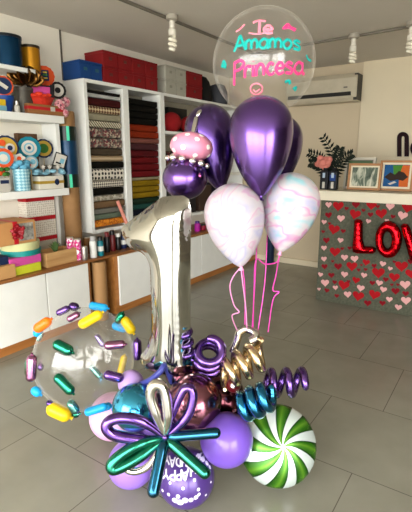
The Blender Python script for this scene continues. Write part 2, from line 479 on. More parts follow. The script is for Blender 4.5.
# ================================================================== ROOM
XW, YB, ZC = -3.2, 5.24, 2.385
wallm = mat('cream_wall_paint', '#e3dccd', .75, var=.03, scale=2)
wallm2 = mat('tan_wall_paint', '#c6b69a', .75, var=.03, scale=2)
wallm3 = mat('warm_cream_wall_panel', '#d9ccb0', .75, var=.03, scale=2)
ceilm = mat('pale_ceiling_paint', '#d9d2c8', .85, var=.03, scale=2)
whitem = mat('white_laminate', '#e4e4de', .4, var=.02)
struct(MB().box(-3.4, 3.2, -2.6, 5.44, -.12, 0), 'floor', floor_mat())
struct(MB().box(-3.4, 3.2, -2.6, 5.44, ZC, ZC + .12), 'ceiling', ceilm)
struct(MB().box(-3.4, XW, 2.525, 5.44, 0, ZC).box(-3.4, XW + .02, -2.6, 2.525, 0, ZC), 'wall_left', wallm)
struct(MB().box(XW, XW + .027, 2.525, 2.54, 2.0, ZC), 'trim_2', mat('grey_wall_strip', '#5d574c', .7))
struct(MB().box(XW, 3.2, YB, 5.44, 0, ZC), 'wall_back', wallm2)
struct(MB().box(-1.457, 3.0, YB - .03, YB, 0, ZC), 'trim_1', wallm3)
walld = mat('low_bounce_dark_wall', '#6e6557', .8, var=.03, scale=2)  # unseen walls kept dark to cut the light bouncing back inside
struct(MB().box(3.0, 3.2, .4, YB, 0, ZC).box(3.0, 3.2, -2.6, .4, 2.28, ZC).box(3.0, 3.2, -2.6, -2.2, 0, 2.28), 'wall_right', walld)
struct(MB().box(-3.18, 3.0, -2.6, -2.4, 2.28, ZC).box(-3.18, -2.9, -2.6, -2.4, 0, 2.28).box(2.7, 3.0, -2.6, -2.4, 0, 2.28), 'wall_front', walld)
frm = mat('dark_aluminium_frame', '#3b3a38', .4, .8)
fw = MB()
for x in (-2.87, -1.0, .85, 2.67): fw.box(x - .025, x + .025, -2.54, -2.48, .0, 2.28)
fw.box(-2.9, 2.7, -2.54, -2.48, 2.22, 2.28)
struct(fw, 'window_1', frm)
fw = MB()
for y in (-2.17, -.9, .37): fw.box(3.06, 3.12, y - .025, y + .025, 0, 2.28)
struct(fw, 'window_2', frm)
struct(MB().box(-1.457, 3.0, YB - .042, YB - .03, 0, .07).box(-3.2, -1.457, YB - .03, YB, 0, .07), 'baseboard_back', wallm3)
struct(MB().box(-9, 3.2, -16, -2.6, -.2, -.02).box(3.2, 14, -16, 6, -.2, -.02), 'ground', mat('street_paving', '#b9b4a8', .85, var=.1, scale=3))

# ------------------------------------------------------------------ left side furniture
woodm = wood('brown_wood_top', '#7a4a26', '#95602f', 1)
plinthm = wood('orange_wood_plinth', '#9a5f2c', '#b4783c', 1)
cavm = mat('dark_cavity', '#3a2a1e', .8)
def base_cabinet(y0, y1, front, n, label, ends):
    r = thing('base_cabinet', label, 'cabinet', ((XW + front) / 2, (y0 + y1) / 2, 0), 'low white cabinets along the left wall')
    part(MB().box(XW + .021, front - .02, y0, y1, .07, .527), 'carcass', plinthm, r, smooth=False)
    part(MB().box(XW + .021, front - .025, y0 + .003, y1 - .003, 0, .07), 'plinth', plinthm, r, smooth=False)
    w = (y1 - y0 - .03) / n
    for k in range(n):
        a = y0 + (.04 if k == 0 and ends else .004) + k * w
        part(MB().box(front - .018, front, a, y0 + (k + 1) * w - .005, .075, .525), 'door', whitem, r, smooth=False, bev=.003)
    return r
base_cabinet(.69, 2.337, -2.74, 4, 'low white-fronted base cabinet nearest the camera, under the gift shelves', False)
base_cabinet(2.573, 5.2, -2.705, 4, 'low white-fronted base cabinet with wooden end, under the fabric roll racks', True)
solo(MB().box(XW + .021, -2.725, .55, 5.2, .528, .548), 'worktop', woodm, 'long brown wooden worktop running over the low white cabinets', 'worktop', smooth=False, bev=.003)

# wall shelves (each board lifts off on its own)
XF = -2.95
def shelf(y0, y1, ztop, t, label, x0=XW + .021, x1=XF):
    return solo(MB().box(x0, x1, y0, y1, ztop - t, ztop), 'wall_shelf', whitem, label, 'shelf', 'white wall shelves at left', smooth=False, bev=.003)
shelf(.9, 2.335, 1.68, .055, 'long white wall shelf holding the red gift basket and gold bow')
shelf(.9, 2.335, 1.12, .055, 'long white wall shelf holding the teal paper decorations')
shelf(.9, 2.12, 1.99, .03, 'short high white wall shelf under the blue and gold tins')
solo(MB().box(XW + .021, XW + .2, 2.285, 2.32, 1.12, 1.625), 'shelf_panel', whitem, 'white upright end panel between the two long wall shelves', 'shelf panel', smooth=False)
solo(MB().box(XW + .021, XW + .12, 2.285, 2.32, .549, 1.065), 'shelf_panel', whitem, 'white upright end panel under the lower wall shelf', 'shelf panel', smooth=False)

# tall racks
def rack(y0, y1, z0, z1, boards, label):
    r = thing('fabric_rack', label, 'shelving unit', ((XW + XF) / 2, (y0 + y1) / 2, z0), 'white wall racks with fabric rolls')
    t = .034
    part(MB().box(XW + .001, XF, y0, y0 + t, z0, z1), 'side_panel', whitem, r, smooth=False, bev=.002)
    part(MB().box(XW + .001, XF, y1 - t, y1, z0, z1), 'side_panel', whitem, r, smooth=False, bev=.002)
    part(MB().box(XW + .001, XF, y0 + t, y1 - t, z1 - .028, z1), 'top_board', whitem, r, smooth=False)
    part(MB().box(XW + .001, XW + .012, y0 + t, y1 - t, z0, z1 - .028), 'back_panel', mat('grey_back_panel', '#8d8676', .7), r, smooth=False)
    for z in boards:
        part(MB().box(XW + .012, XF - .004, y0 + t, y1 - t, z - .03, z), 'shelf_board', whitem, r, smooth=False)
    return r
rack(2.55, 3.03, .715, 1.995, [.735], 'white wall rack of patterned fabric rolls, nearest the camera')
rack(3.032, 3.545, .715, 1.995, [.735], 'white wall rack of black, red and yellow fabric rolls')
rack(3.545, 5.2, .715, 1.995, [1.63, 1.17, .735], 'wide white wall rack with red cloth, behind the purple balloons')

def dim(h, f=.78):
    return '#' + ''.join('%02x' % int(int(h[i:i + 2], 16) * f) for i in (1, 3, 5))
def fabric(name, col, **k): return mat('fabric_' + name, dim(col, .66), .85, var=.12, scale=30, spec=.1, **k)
def roll_column(y0, y1, xpx, items, rackname):
    for (ya, yb, m, desc, n) in items:
        za = on(xpx, ya, 0, XF - .01)[2]; zb = on(xpx, yb, 0, XF - .01)[2]
        hh = (za - zb) / n
        for k in range(n):
            zc = za - (k + .5) * hh
            rad = hh / 2 * .985; wx = .085
            j = random.uniform(-.012, .0)
            dx = random.uniform(0, .012)
            xc = XF - .012 - wx - dx
            mb = MB(); N = 22
            ring = []
            for q in range(N):
                th = 2 * PI * q / N; cc, ss = math.cos(th), math.sin(th)
                ring.append((wx * math.copysign(abs(cc) ** .3, cc), rad * math.copysign(abs(ss) ** .28, ss)))
            ysec = [(y0 + .004, .86), (y0 + .009, 1), ((y0 + y1) / 2, .985), (y1 - .012 + j, 1), (y1 - .004 + j, .84)]
            vv = [(xc + a * f, yy, zc + b * f) for yy, f in ysec for a, b in ring]
            ff = [(i * N + q, i * N + (q + 1) % N, (i + 1) * N + (q + 1) % N, (i + 1) * N + q) for i in range(len(ysec) - 1) for q in range(N)]
            ff += [tuple(reversed(range(N))), tuple(range((len(ysec) - 1) * N, len(ysec) * N))]
            mb.add(vv, ff)
            order = '' if n == 1 else [', topmost of its colour', ', second of its colour', ', third of its colour', ', fourth of its colour'][k]
            if n > 1 and k == n - 1: order = ', lowest of its colour'
            solo(mb, 'fabric_roll', m, desc + order, 'fabric roll', 'rolls of fabric and paper in the wall racks', loc=(xc, (y0 + y1) / 2, zc))
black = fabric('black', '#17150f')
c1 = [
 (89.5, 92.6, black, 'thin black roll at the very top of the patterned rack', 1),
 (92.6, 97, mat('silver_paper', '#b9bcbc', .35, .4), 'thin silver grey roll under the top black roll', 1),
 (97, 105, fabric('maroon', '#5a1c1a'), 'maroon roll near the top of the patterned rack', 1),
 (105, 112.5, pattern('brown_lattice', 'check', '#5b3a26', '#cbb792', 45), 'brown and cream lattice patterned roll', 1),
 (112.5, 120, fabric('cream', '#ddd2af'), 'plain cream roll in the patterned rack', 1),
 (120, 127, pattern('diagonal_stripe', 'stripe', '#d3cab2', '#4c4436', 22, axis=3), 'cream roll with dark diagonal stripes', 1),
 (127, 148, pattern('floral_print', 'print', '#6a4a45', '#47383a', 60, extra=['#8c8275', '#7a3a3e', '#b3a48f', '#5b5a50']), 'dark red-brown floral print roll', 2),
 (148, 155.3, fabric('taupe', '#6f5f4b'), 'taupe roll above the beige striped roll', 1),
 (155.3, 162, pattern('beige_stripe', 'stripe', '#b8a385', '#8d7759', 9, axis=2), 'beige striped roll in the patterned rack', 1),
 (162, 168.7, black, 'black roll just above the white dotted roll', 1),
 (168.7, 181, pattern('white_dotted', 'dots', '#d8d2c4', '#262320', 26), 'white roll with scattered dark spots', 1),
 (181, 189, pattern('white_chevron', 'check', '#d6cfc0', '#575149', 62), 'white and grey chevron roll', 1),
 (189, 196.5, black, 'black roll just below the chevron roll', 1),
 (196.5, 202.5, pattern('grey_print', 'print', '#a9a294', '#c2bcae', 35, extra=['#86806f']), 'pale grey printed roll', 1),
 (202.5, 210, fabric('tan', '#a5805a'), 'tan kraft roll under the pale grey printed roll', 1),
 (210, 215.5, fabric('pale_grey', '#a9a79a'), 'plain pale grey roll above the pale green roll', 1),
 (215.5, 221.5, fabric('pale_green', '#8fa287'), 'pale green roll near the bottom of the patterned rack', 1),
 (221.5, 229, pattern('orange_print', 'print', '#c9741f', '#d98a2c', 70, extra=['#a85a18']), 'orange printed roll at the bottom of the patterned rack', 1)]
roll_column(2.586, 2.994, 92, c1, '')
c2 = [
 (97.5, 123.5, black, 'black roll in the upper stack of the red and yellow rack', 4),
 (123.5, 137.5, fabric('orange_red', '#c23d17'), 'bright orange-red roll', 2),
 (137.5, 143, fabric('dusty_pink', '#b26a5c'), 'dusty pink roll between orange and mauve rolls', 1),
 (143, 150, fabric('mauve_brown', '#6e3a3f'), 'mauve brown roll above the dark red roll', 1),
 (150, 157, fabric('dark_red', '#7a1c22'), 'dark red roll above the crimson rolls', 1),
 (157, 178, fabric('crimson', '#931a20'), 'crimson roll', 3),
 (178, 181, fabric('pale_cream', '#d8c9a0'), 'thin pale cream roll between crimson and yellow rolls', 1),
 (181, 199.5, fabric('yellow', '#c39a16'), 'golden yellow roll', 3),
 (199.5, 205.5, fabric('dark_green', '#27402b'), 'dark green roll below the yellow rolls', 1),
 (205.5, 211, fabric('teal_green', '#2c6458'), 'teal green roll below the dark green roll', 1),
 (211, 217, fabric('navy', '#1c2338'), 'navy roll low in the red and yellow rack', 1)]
roll_column(3.068, 3.508, 131, c2, '')
# leaning pink tube
a, b = on(117.5, 201, 0, XF + .03), on(129, 229, 0, XF + .09)
b[2] = max(b[2], .57)
solo(MB().tube([a, (a + b) / 2, b], .016, 14), 'paper_tube', mat('salmon_paper', '#c87f70', .5), 'thin salmon pink paper tube leaning against the patterned rack', 'paper roll')

# storage boxes on top of the racks
def bin_(name, y0, y1, z0, h, m, label, cat, group, x0=XW + .01, x1=XF - .01, handle='#4b3a30'):
    r = thing(name, label, cat, ((x0 + x1) / 2, (y0 + y1) / 2, z0), group)
    bb = part(MB().box(x0, x1, y0 + .002, y1 - .002, z0, z0 + h - .02), 'box_body', m, r, smooth=False, bev=.004)
    part(MB().box(x0 - .0, x1 + .004, y0, y1, z0 + h - .02, z0 + h), 'lid', m, r, smooth=False, bev=.003)
    zc = z0 + h * .55; yc = (y0 + y1) / 2
    part(MB().box(x1 - .001, x1 + .003, yc - .018, yc + .018, zc - .012, zc + .012), 'grip', mat('grip_' + handle[1:], handle, .5), bb, smooth=False)
    return r
bluem = mat('blue_fabric_box', '#0f3a72', .7, var=.08); redm = mat('red_fabric_box', '#7d1014', .7, var=.1)
wbox = mat('pale_card_box', '#a5a294', .6)
ZR = 1.996
hb = .16
bin_('storage_box', 2.53, 2.648, ZR, .14, bluem, 'blue storage box with small grip on the near end of the racks, left one', 'storage box', 'storage boxes on top of the racks', handle='#2c5a64')
bin_('storage_box', 2.652, 2.77, ZR, .14, bluem, 'blue storage box with small grip, right beside the red boxes', 'storage box', 'storage boxes on top of the racks', handle='#2c5a64')
words = ['first', 'second', 'third', 'fourth']
for k in range(4):
    for lv in range(2):
        y = 2.785 + k * .178
        bin_('storage_box', y, y + .174, ZR + lv * .13, .128, redm,
             'red storage box, %s of the long red row counted from the blue boxes, %s layer' % (words[k], ['bottom', 'top'][lv]), 'storage box', 'storage boxes on top of the racks', handle='#5b2a22')
for k, yy in enumerate((3.615, 3.79)):
    for lv in range(2):
        bin_('storage_box', yy, yy + .172, ZR + lv * .138, .136, wbox,
             'pale grey-white storage box, %s column, %s layer, between the red boxes' % (['left', 'right'][k], ['bottom', 'top'][lv]), 'storage box', 'storage boxes on top of the racks', handle='#8c8a7c')
for lv in range(2):
    bin_('storage_box', 3.97, 4.262, ZR + lv * .136, .134, redm, 'red storage box standing alone right of the pale boxes, %s layer' % ['bottom', 'top'][lv], 'storage box', 'storage boxes on top of the racks', handle='#5b2a22')
mb = MB().lathe((XW + .13, 4.42, ZR), (0, 0, 1), [(.12, 0), (.125, .03), (.11, .12), (.085, .22), (.05, .27), (.01, .285)], 20)
solo(mb, 'cloth_bundle', mat('black_cloth', '#14120f', .9, bump=.4, bscale=18), 'black cloth bundle on top of the racks, right of the red boxes', 'cloth')
mb = MB().lathe((XW + .13, 4.75, ZR), (0, 0, 1), [(.12, 0), (.13, .05), (.12, .15), (.09, .22), (.01, .25)], 20)
solo(mb, 'cloth_bundle', mat('grey_cloth', '#3d3f45', .6, bump=.6, bscale=18), 'dark grey crumpled bundle on top of the racks, seen through the clear bubble', 'cloth')
# wide rack contents
mb = MB()
redcl = mat('red_plush', '#8f1116', .85, bump=.5, bscale=25)
solo(MB().ball((XF - .085, 3.80, 1.73), .11, (.68, 1.25, .95)), 'cloth_bundle', redcl, 'left rounded bundle of red cloth in the wide rack', 'cloth')
solo(MB().ball((XF - .085, 4.12, 1.72), .105, (.7, 1.45, .9)), 'cloth_bundle', redcl, 'right rounded bundle of red cloth in the wide rack', 'cloth')
solo(MB().box(XW + .02, XW + .07, 3.86, 4.2, 1.63, 1.90), 'document_box', mat('black_card', '#100f0e', .5), 'black box standing behind the red cloth bundles', 'box', smooth=False, bev=.004)
brm = pattern('dark_floral', 'print', '#352522', '#5c2a28', 45, extra=['#2b2a26', '#6e5a46'])
solo(MB().box(XW + .03, XF - .03, 3.61, 3.80, 1.17, 1.43), 'gift_bag', brm, 'dark red floral gift bag on the middle board of the wide rack', 'bag', smooth=False, bev=.006)
solo(MB().box(XW + .03, XF - .05, 3.83, 4.05, 1.17, 1.36), 'carton', mat('dark_brown_card', '#3b2c22', .7), 'dark brown carton beside the floral gift bag', 'box', smooth=False, bev=.004)
for y, col, h, d in ((4.25, '#3a1f4d', .2, 'dark purple'), (4.5, '#27262b', .26, 'charcoal'), (4.75, '#4a1830', .22, 'plum')):
    solo(MB().box(XW + .03, XF - .05, y - .1, y + .1, 1.17, 1.17 + h), 'carton', mat('carton_' + d.replace(' ', '_'), col, .6), d + ' carton on the middle board of the wide rack, behind balloons', 'box', smooth=False, bev=.004)
for y, col, h, d in ((3.75, '#22261f', .3, 'dark green'), (4.05, '#1e1b1c', .33, 'black'), (4.38, '#3b2a20', .3, 'brown'), (4.75, '#201c26', .32, 'near-black violet')):
    solo(MB().box(XW + .03, XF - .05, y - .13, y + .13, .735, .735 + h), 'carton', mat('low_carton_' + d.replace(' ', '_'), col, .6), d + ' carton on the lowest board of the wide rack', 'box', smooth=False, bev=.004)

# cans and bottles on the worktop
def can(px, ytop, ybot, wpx, X, body, cap, label, shoulder=True, band=None):
    p0 = on(px, ybot, 0, X); z0 = .549; 
    d = float((p0 - CAM) @ fwd)
    zt = on(px, ytop, 0, X)[2]; r = wpx * d / F / 2; h = zt - z0
    rt = thing('spray_can' if shoulder else 'drink_can', label, 'can', (p0[0], p0[1], z0), 'cans and bottles on the worktop')
    c = (p0[0], p0[1], z0)
    if shoulder:
        part(MB().lathe(c, (0, 0, 1), [(r * .95, 0), (r, .006), (r, h * .72), (r * .8, h * .78)], 18), 'can_body', body, rt)
        part(MB().lathe((c[0], c[1], z0 + h * .78), (0, 0, 1), [(r * .78, 0), (r * .78, h * .18), (r * .6, h * .22)], 18), 'cap', cap, rt)
        if band: part(MB().lathe((c[0], c[1], z0 + h * .25), (0, 0, 1), [(r * 1.015, 0), (r * 1.015, h * .25)], 18), 'label_band', band, rt)
    else:
        part(MB().lathe(c, (0, 0, 1), [(r * .9, 0), (r, .008), (r, h - .01)], 18), 'can_body', body, rt)
        part(MB().lathe((c[0], c[1], z0 + h - .01), (0, 0, 1), [(r, 0), (r * .85, .01)], 18), 'can_lid', cap, rt)
magp = pattern('magenta_pattern', 'print', '#c01f6e', '#e9dfe0', 60, extra=['#b0205f', '#d86aa0'])
silverm = mat('silver_metal', '#c9c6bd', .3, .9)
can(71.5, 236.5, 262, 7, -2.86, magp, silverm, 'pink and white patterned can beside the wooden crate, left of the pair', False)
can(78.5, 238, 263, 7.5, -2.81, magp, silverm, 'pink and white patterned can, right of the pair by the wooden crate', False)
can(85, 246, 260, 6, -2.77, silverm, silverm, 'short plain silver can on the worktop end', False)
can(87.5, 236.5, 250, 7, -2.95, mat('brown_can', '#8a6038', .5), silverm, 'brown can behind the short silver can', False)
wh = mat('white_can', '#d4d3cd', .35); bk = mat('black_can', '#151416', .3); tl = mat('teal_can', '#17707a', .3)
can(93.8, 236, 258, 7, -2.78, wh, mat('grey_cap', '#9c9b99', .4), 'white spray can with grey cap on the worktop')
can(101, 236, 258, 6.5, -2.78, tl, bk, 'teal spray can with black cap and white band', True, wh)
for i, (px, yt, w, bm, cm, d, bd) in enumerate((
    (107.5, 232, 6, bk, mat('dark_red_cap', '#6a161b', .4), 'black spray can with dark red cap, next to the teal can', None),
    (113, 230, 6, mat('dark_red_can', '#5e1518', .35), bk, 'dark red spray can with black cap', None),
    (118.5, 233, 6, bk, wh, 'black spray can with white cap', None),
    (124, 231, 6, mat('navy_can', '#1b2447', .35), bk, 'navy spray can with white band', wh),
    (129.5, 229, 6, bk, mat('brown_cap', '#5a3a28', .4), 'black spray can with brown cap, next to the silver number balloon', None),
    )):
    can(px, yt, 252, w, -2.84, bm, cm, d, True, bd)
for i, (px, yt, bm, cm, d, bd) in enumerate((
    (197.5, 221, mat('magenta_bottle', '#9d1f86', .3), mat('purple_cap', '#4a2273', .3), 'magenta spray can with purple cap, seen right of the number balloon', None),
    (203, 224, mat('crimson_bottle', '#8d1b33', .35), bk, 'crimson spray can right of the magenta one', None),
    )):
    can(px, yt, 240, 6, -2.83, bm, cm, d, True, bd)

# kraft rolls
kraft = mat('kraft_paper', '#8f6a42', .7, var=.08, scale=12)
solo(MB().lathe((-2.755, 2.43, 0), (0, 0, 1), [(.056, 0), (.06, .01), (.06, .505), (.056, .512)], 24), 'kraft_roll', mat('kraft_paper_dull', '#9a744a', .7), 'brown kraft paper roll standing on the floor between the low cabinets', 'paper roll')
r = thing('wrapping_roll', 'tall upright kraft wrapping roll with navy sleeve standing on the worktop', 'paper roll', (-3.04, 2.42, .549))
zt = on(71, 112, 0, -3.04)[2]; zA = on(71, 127, 0, -3.04)[2]; zB = on(72, 187, 0, -3.04)[2]
part(MB().lathe((-3.04, 2.42, .549), (0, 0, 1), [(.07, 0), (.072, .01), (.072, zt - .56), (.066, zt - .549)], 28), 'core_roll', kraft, r)
part(MB().lathe((-3.04, 2.42, zB), (0, 0, 1), [(.0735, 0), (.0745, .004), (.0745, zA - zB - .004), (.0735, zA - zB)], 28), 'sleeve', mat('navy_gloss_wrap', '#0f3554', .3, .2), r, 'glossy navy sleeve')
dk = mat('dark_green_wrap', '#0e1f18', .3); mint = mat('mint_stripe', '#3fc79a', .4)
for z0, z1 in ((zA - .0, on(71, 141, 0, -3.04)[2]), (on(72, 174, 0, -3.04)[2], zB)):
    z0, z1 = min(z0, z1), max(z0, z1)
    bd = part(MB().lathe((-3.04, 2.42, z0), (0, 0, 1), [(.0752, 0), (.0752, z1 - z0)], 28), 'end_band', dk, r, 'dark green band')
    ang = math.atan2(-2.42, 3.04) + .12
    part(MB().obox((-3.04 + .0755 * math.cos(ang), 2.42 + .0755 * math.sin(ang), (z0 + z1) / 2), (-math.sin(ang), math.cos(ang), 0), (0, 0, 1), (math.cos(ang), math.sin(ang), 0), .011, (z1 - z0) / 2, .003), 'stripe', mint, bd, 'mint green stripe', smooth=False)

# ------------------------------------------------------------------ gift shelf things
def zpx(px, py, X): return on(px, py, 0, X)
def tin(px, ytop, wpx, X, z0, m, lidm, label, name='gift_tin', group='tins and boxes on the left shelves', lid_h=.02, cat='tin'):
    p = on(px, ytop, 0, X); d = float((p - CAM) @ fwd); r_ = wpx * d / F / 2; h = p[2] - z0
    rt = thing(name, label, cat, (p[0], p[1], z0), group)
    part(MB().lathe((p[0], p[1], z0), (0, 0, 1), [(r_ * .97, 0), (r_ * .97, h - lid_h)], 32), 'tin_body', m, rt)
    part(MB().lathe((p[0], p[1], z0 + h - lid_h), (0, 0, 1), [(r_, 0), (r_, lid_h * .9), (r_ * .97, lid_h)], 32), 'lid', lidm, rt)
    return rt
tin(6, 36, 29, -3.07, 1.991, mat('deep_blue_tin', '#0d3552', .22, .6), mat('black_lid', '#12161a', .3), 'large glossy deep blue round tin on the high shelf')
tin(30, 46, 18, -3.06, 1.991, mat('gold_tin', '#b9801c', .3, .6), mat('dark_lid', '#2c2318', .35), 'gold-yellow round tin with dark lid on the high shelf')
Z1 = 1.681; Z2 = 1.121
tin(22, 88, 22, -3.08, Z1, mat('dark_grey_tin', '#4a463e', .4, .4), mat('dark_grey_tin_lid', '#57524a', .4, .4), 'dark grey round tin under the gold bow')
def bow(c, R, m, label, group=None, n=20, name='gift_bow'):
    mb = MB()
    for k in range(n):
        th = 2 * PI * k / n * 2.4; el = .15 + 1.1 * k / n
        d = np.array([math.cos(th) * math.cos(el), math.sin(th) * math.cos(el), math.sin(el) * .8])
        side = unit(np.cross(d, [0, 0, 1])); upv = np.cross(side, d)
        c0 = np.array(c)
        pts = [c0, c0 + d * R * .6 + upv * R * .28, c0 + d * R, c0 + d * R * .6 - upv * R * .22, c0 + d * .02 * R]
        mb.tube(smoothline(pts, 4), R * .15, 8, flat=side)
    return solo(mb, name, m, label, 'bow', group, loc=tuple(c))
pz = on(22, 88, 0, -3.06)
bow((pz[0] + .03, pz[1] + .01, pz[2] + .04), .125, mat('gold_foil_ribbon', '#6b4a22', .25, .9), 'large gold foil ribbon bow on the dark grey tin')
# round paper toppers on sticks
def topper(px, py, rpx, X, rings, zfoot, label, tilt=.0, group='round paper toppers on the shelves', stickm=None):
    c = on(px, py, 0, X); d = float((c - CAM) @ fwd); R = rpx * d / F
    e3 = unit([1, -.55, .05]); e1 = unit(np.cross(ZUP, e3)); e2 = np.cross(e3, e1)
    rt = thing('round_topper', label, 'paper topper', (c[0], c[1], zfoot), group)
    part(MB().cyl((c[0] - .006, c[1], zfoot), (c[0] - .006, c[1], c[2]), .004, 8), 'stick', mat('stick_wood', '#b09a72', .6), rt)
    for i, (f, m) in enumerate(rings):
        rr = R * f
        if i == 0:   # scalloped back disc
            poly = [((rr * (1 + .022 * math.cos(14 * a))) * math.cos(a), (rr * (1 + .022 * math.cos(14 * a))) * math.sin(a)) for a in np.linspace(0, 2 * PI, 72, endpoint=False)]
        else:
            poly = [(rr * math.cos(a), rr * math.sin(a)) for a in np.linspace(0, 2 * PI, 36, endpoint=False)]
        part(MB().prism(poly, c + e3 * .004 * i, e1, e2, e3, .005), 'backing_disc' if i == 0 else 'face_disc', m, rt, smooth=False)
    return rt, c, R, (e1, e2, e3)
def paper(name, col): return mat('paper_' + name, dim(col, .84), .75, spec=.25)
P_or, P_wh, P_tl, P_nv, P_lb, P_yl, P_pk, P_bk, P_gr, P_rd = (paper(*q) for q in (('orange', '#e0521c'), ('white', '#dcd6c8'), ('teal', '#0f7f91'), ('navy', '#15294f'),
    ('light_blue', '#7fb9cc'), ('yellow', '#c8a43a'), ('pink', '#d64a94'), ('black', '#1a1718'), ('green', '#3e7a2c'), ('red', '#c2211d')))
def extra_shape(rt, c, R, ax, poly, m, name, lift=.012, label=None):
    e1, e2, e3 = ax
    part(MB().prism([(a * R, b * R) for a, b in poly], c + e3 * lift, e1, e2, e3, .004), name, m, rt, label, smooth=False)
def circ(cx, cy_, r_, n=20): return [(cx + r_ * math.cos(a), cy_ + r_ * math.sin(a)) for a in np.linspace(0, 2 * PI, n, endpoint=False)]
rt, c, R, ax = topper(44.5, 76, 9.6, -3.03, [(1, P_or), (.93, P_or)], Z1, 'round orange topper with dark rectangle, above the red gift basket')
extra_shape(rt, c, R, ax, [(-.38, -.5), (.4, -.5), (.4, .55), (-.38, .55)], P_nv, 'picture_card')
for j, (yy, mm) in enumerate(((.32, P_yl), (.05, P_gr), (-.25, P_yl))):
    extra_shape(rt, c, R, ax, [(-.2, yy - .07), (.25, yy - .07), (.25, yy + .07), (-.2, yy + .07)], mm, 'card_line', .017)
rt, c, R, ax = topper(3, 86, 9.6, -3.0, [(1, P_or), (.84, P_nv)], Z1, 'round navy topper with orange rim at the far left of the upper shelf')
extra_shape(rt, c, R, ax, [(-.5, .15), (.3, -.4), (.5, -.1), (-.3, .45)], P_wh, 'white_strip')
rt, c, R, ax = topper(57.5, 90.5, 8.2, -3.0, [(1, P_bk), (.72, P_wh), (.34, P_bk)], Z1, 'round black-rimmed white topper at right end of the upper shelf')
# pink puff flowers
mb_m = pattern('pink_puff', 'print', '#d9a0a4', '#b4606c', 70, extra=['#e8d0c8', '#6b4048', '#c4868c'])
for k, (px, py, rp) in enumerate(((60, 105, 5.5), (65.5, 102, 4.8), (64, 110, 4.5))):
    c = on(px, py, 0, -2.985); R = rp * 3.45 / F
    if k == 2: c[2] = Z1 + R * .9
    mb = MB().ball(c, R, n=18, m=12)
    mb.v = [tuple(c + (np.array(v) - c) * (1 + .18 * noise.noise(Vector(v) * 70))) for v in mb.v]
    solo(mb, 'paper_pompom', mb_m, ['pink speckled paper pompom, left of the three at the shelf end', 'pink speckled paper pompom, topmost of the three at the shelf end', 'pink speckled paper pompom resting on the shelf end, lowest of the three'][k], 'pompom', 'pink pompoms on the upper shelf', loc=tuple(c))
# kraft gift box with red ribbon, red basket on top
def xbox(px0, px1, ytop, X1, depth, z0, m, name, label, cat, group='tins and boxes on the left shelves', bev=.003):
    a = on(px0, ytop, 0, X1); b = on(px1, ytop, 0, X1)
    zt = (a[2] + b[2]) / 2
    rt = thing(name, label, cat, (X1 - depth / 2, (a[1] + b[1]) / 2, z0), group)
    part(MB().box(X1 - depth, X1, a[1], b[1], z0, zt), 'box_body', m, rt, smooth=False, bev=bev)
    return rt, (X1 - depth, X1, a[1], b[1], z0, zt)
rt, q = xbox(28, 65, 105, -2.965, .17, Z1, mat('kraft_card', '#8e5f36', .65), 'gift_box', 'flat kraft gift box with red ribbon and white tag on the upper shelf', 'gift box')
rb = mat('red_ribbon', '#b01c24', .4)
part(MB().box(q[0] - .001, q[1] + .002, q[2] - .002, q[3] + .002, q[4] + (q[5] - q[4]) * .45, q[4] + (q[5] - q[4]) * .75), 'ribbon', rb, rt, smooth=False)
part(MB().box(q[1] + .002, q[1] + .005, q[3] - .14, q[3] - .10, q[4] + (q[5] - q[4]) * .4, q[4] + (q[5] - q[4]) * .85), 'tag', P_wh, rt, smooth=False)
zt1 = q[5]
a = on(22, 92, 0, -3.0); b = on(61, 92, 0, -3.0); c = np.array([-3.055, (a[1] + b[1]) / 2, zt1])
rt = thing('gift_basket', 'red round gift basket filled with red tissue on the kraft gift box', 'basket', c)
R0 = (b[1] - a[1]) / 2 * .7
part(MB().lathe(c, (0, 0, 1), [(R0 * .72, 0), (R0 * .8, .02), (R0 * .92, .05), (R0, .055), (R0 * .9, .056), (R0 * .7, .03)], 32), 'basket_bowl', mat('red_woven', '#c22f1e', .5, bump=.6, bscale=90), rt)
mb = MB()
for k in range(14):
    t = 2 * PI * k / 14; cc = c + np.array([math.cos(t) * R0 * .6, math.sin(t) * R0 * .75, .062 + .012 * (k % 3)])
    mb.ball(cc, .032, (1, 1, .6), 10, 7)
part(mb, 'tissue_filling', mat('red_tissue', '#d8391f', .6), rt)
# pink bow card on the basket
c = on(41, 90.5, 0, -3.0)
e3 = unit([1, -.5, 0]); e1 = unit(np.cross(ZUP, e3)); k = 8.5 * 3.5 / F
rt = thing('bow_card', 'bright pink card with black edging tucked in the red basket', 'card', (c[0], c[1], zt1 + .05))
part(MB().prism([(-1.35 * k, -.75 * k), (1.35 * k, -.75 * k), (1.5 * k, .9 * k), (.9 * k, .55 * k), (-.9 * k, .55 * k), (-1.5 * k, .9 * k)], c, e1, ZUP, e3, .006), 'card_back', P_bk, rt, smooth=False)
part(MB().prism([(-.9 * k, -.55 * k), (.9 * k, -.55 * k), (.95 * k, .4 * k), (-.95 * k, .4 * k)], c + e3 * .006, e1, ZUP, e3, .004), 'card_face', P_pk, rt, smooth=False)
part(MB().cyl((c[0], c[1], zt1 + .052), (c[0], c[1], c[2]), .004, 6), 'stick', P_bk, rt)
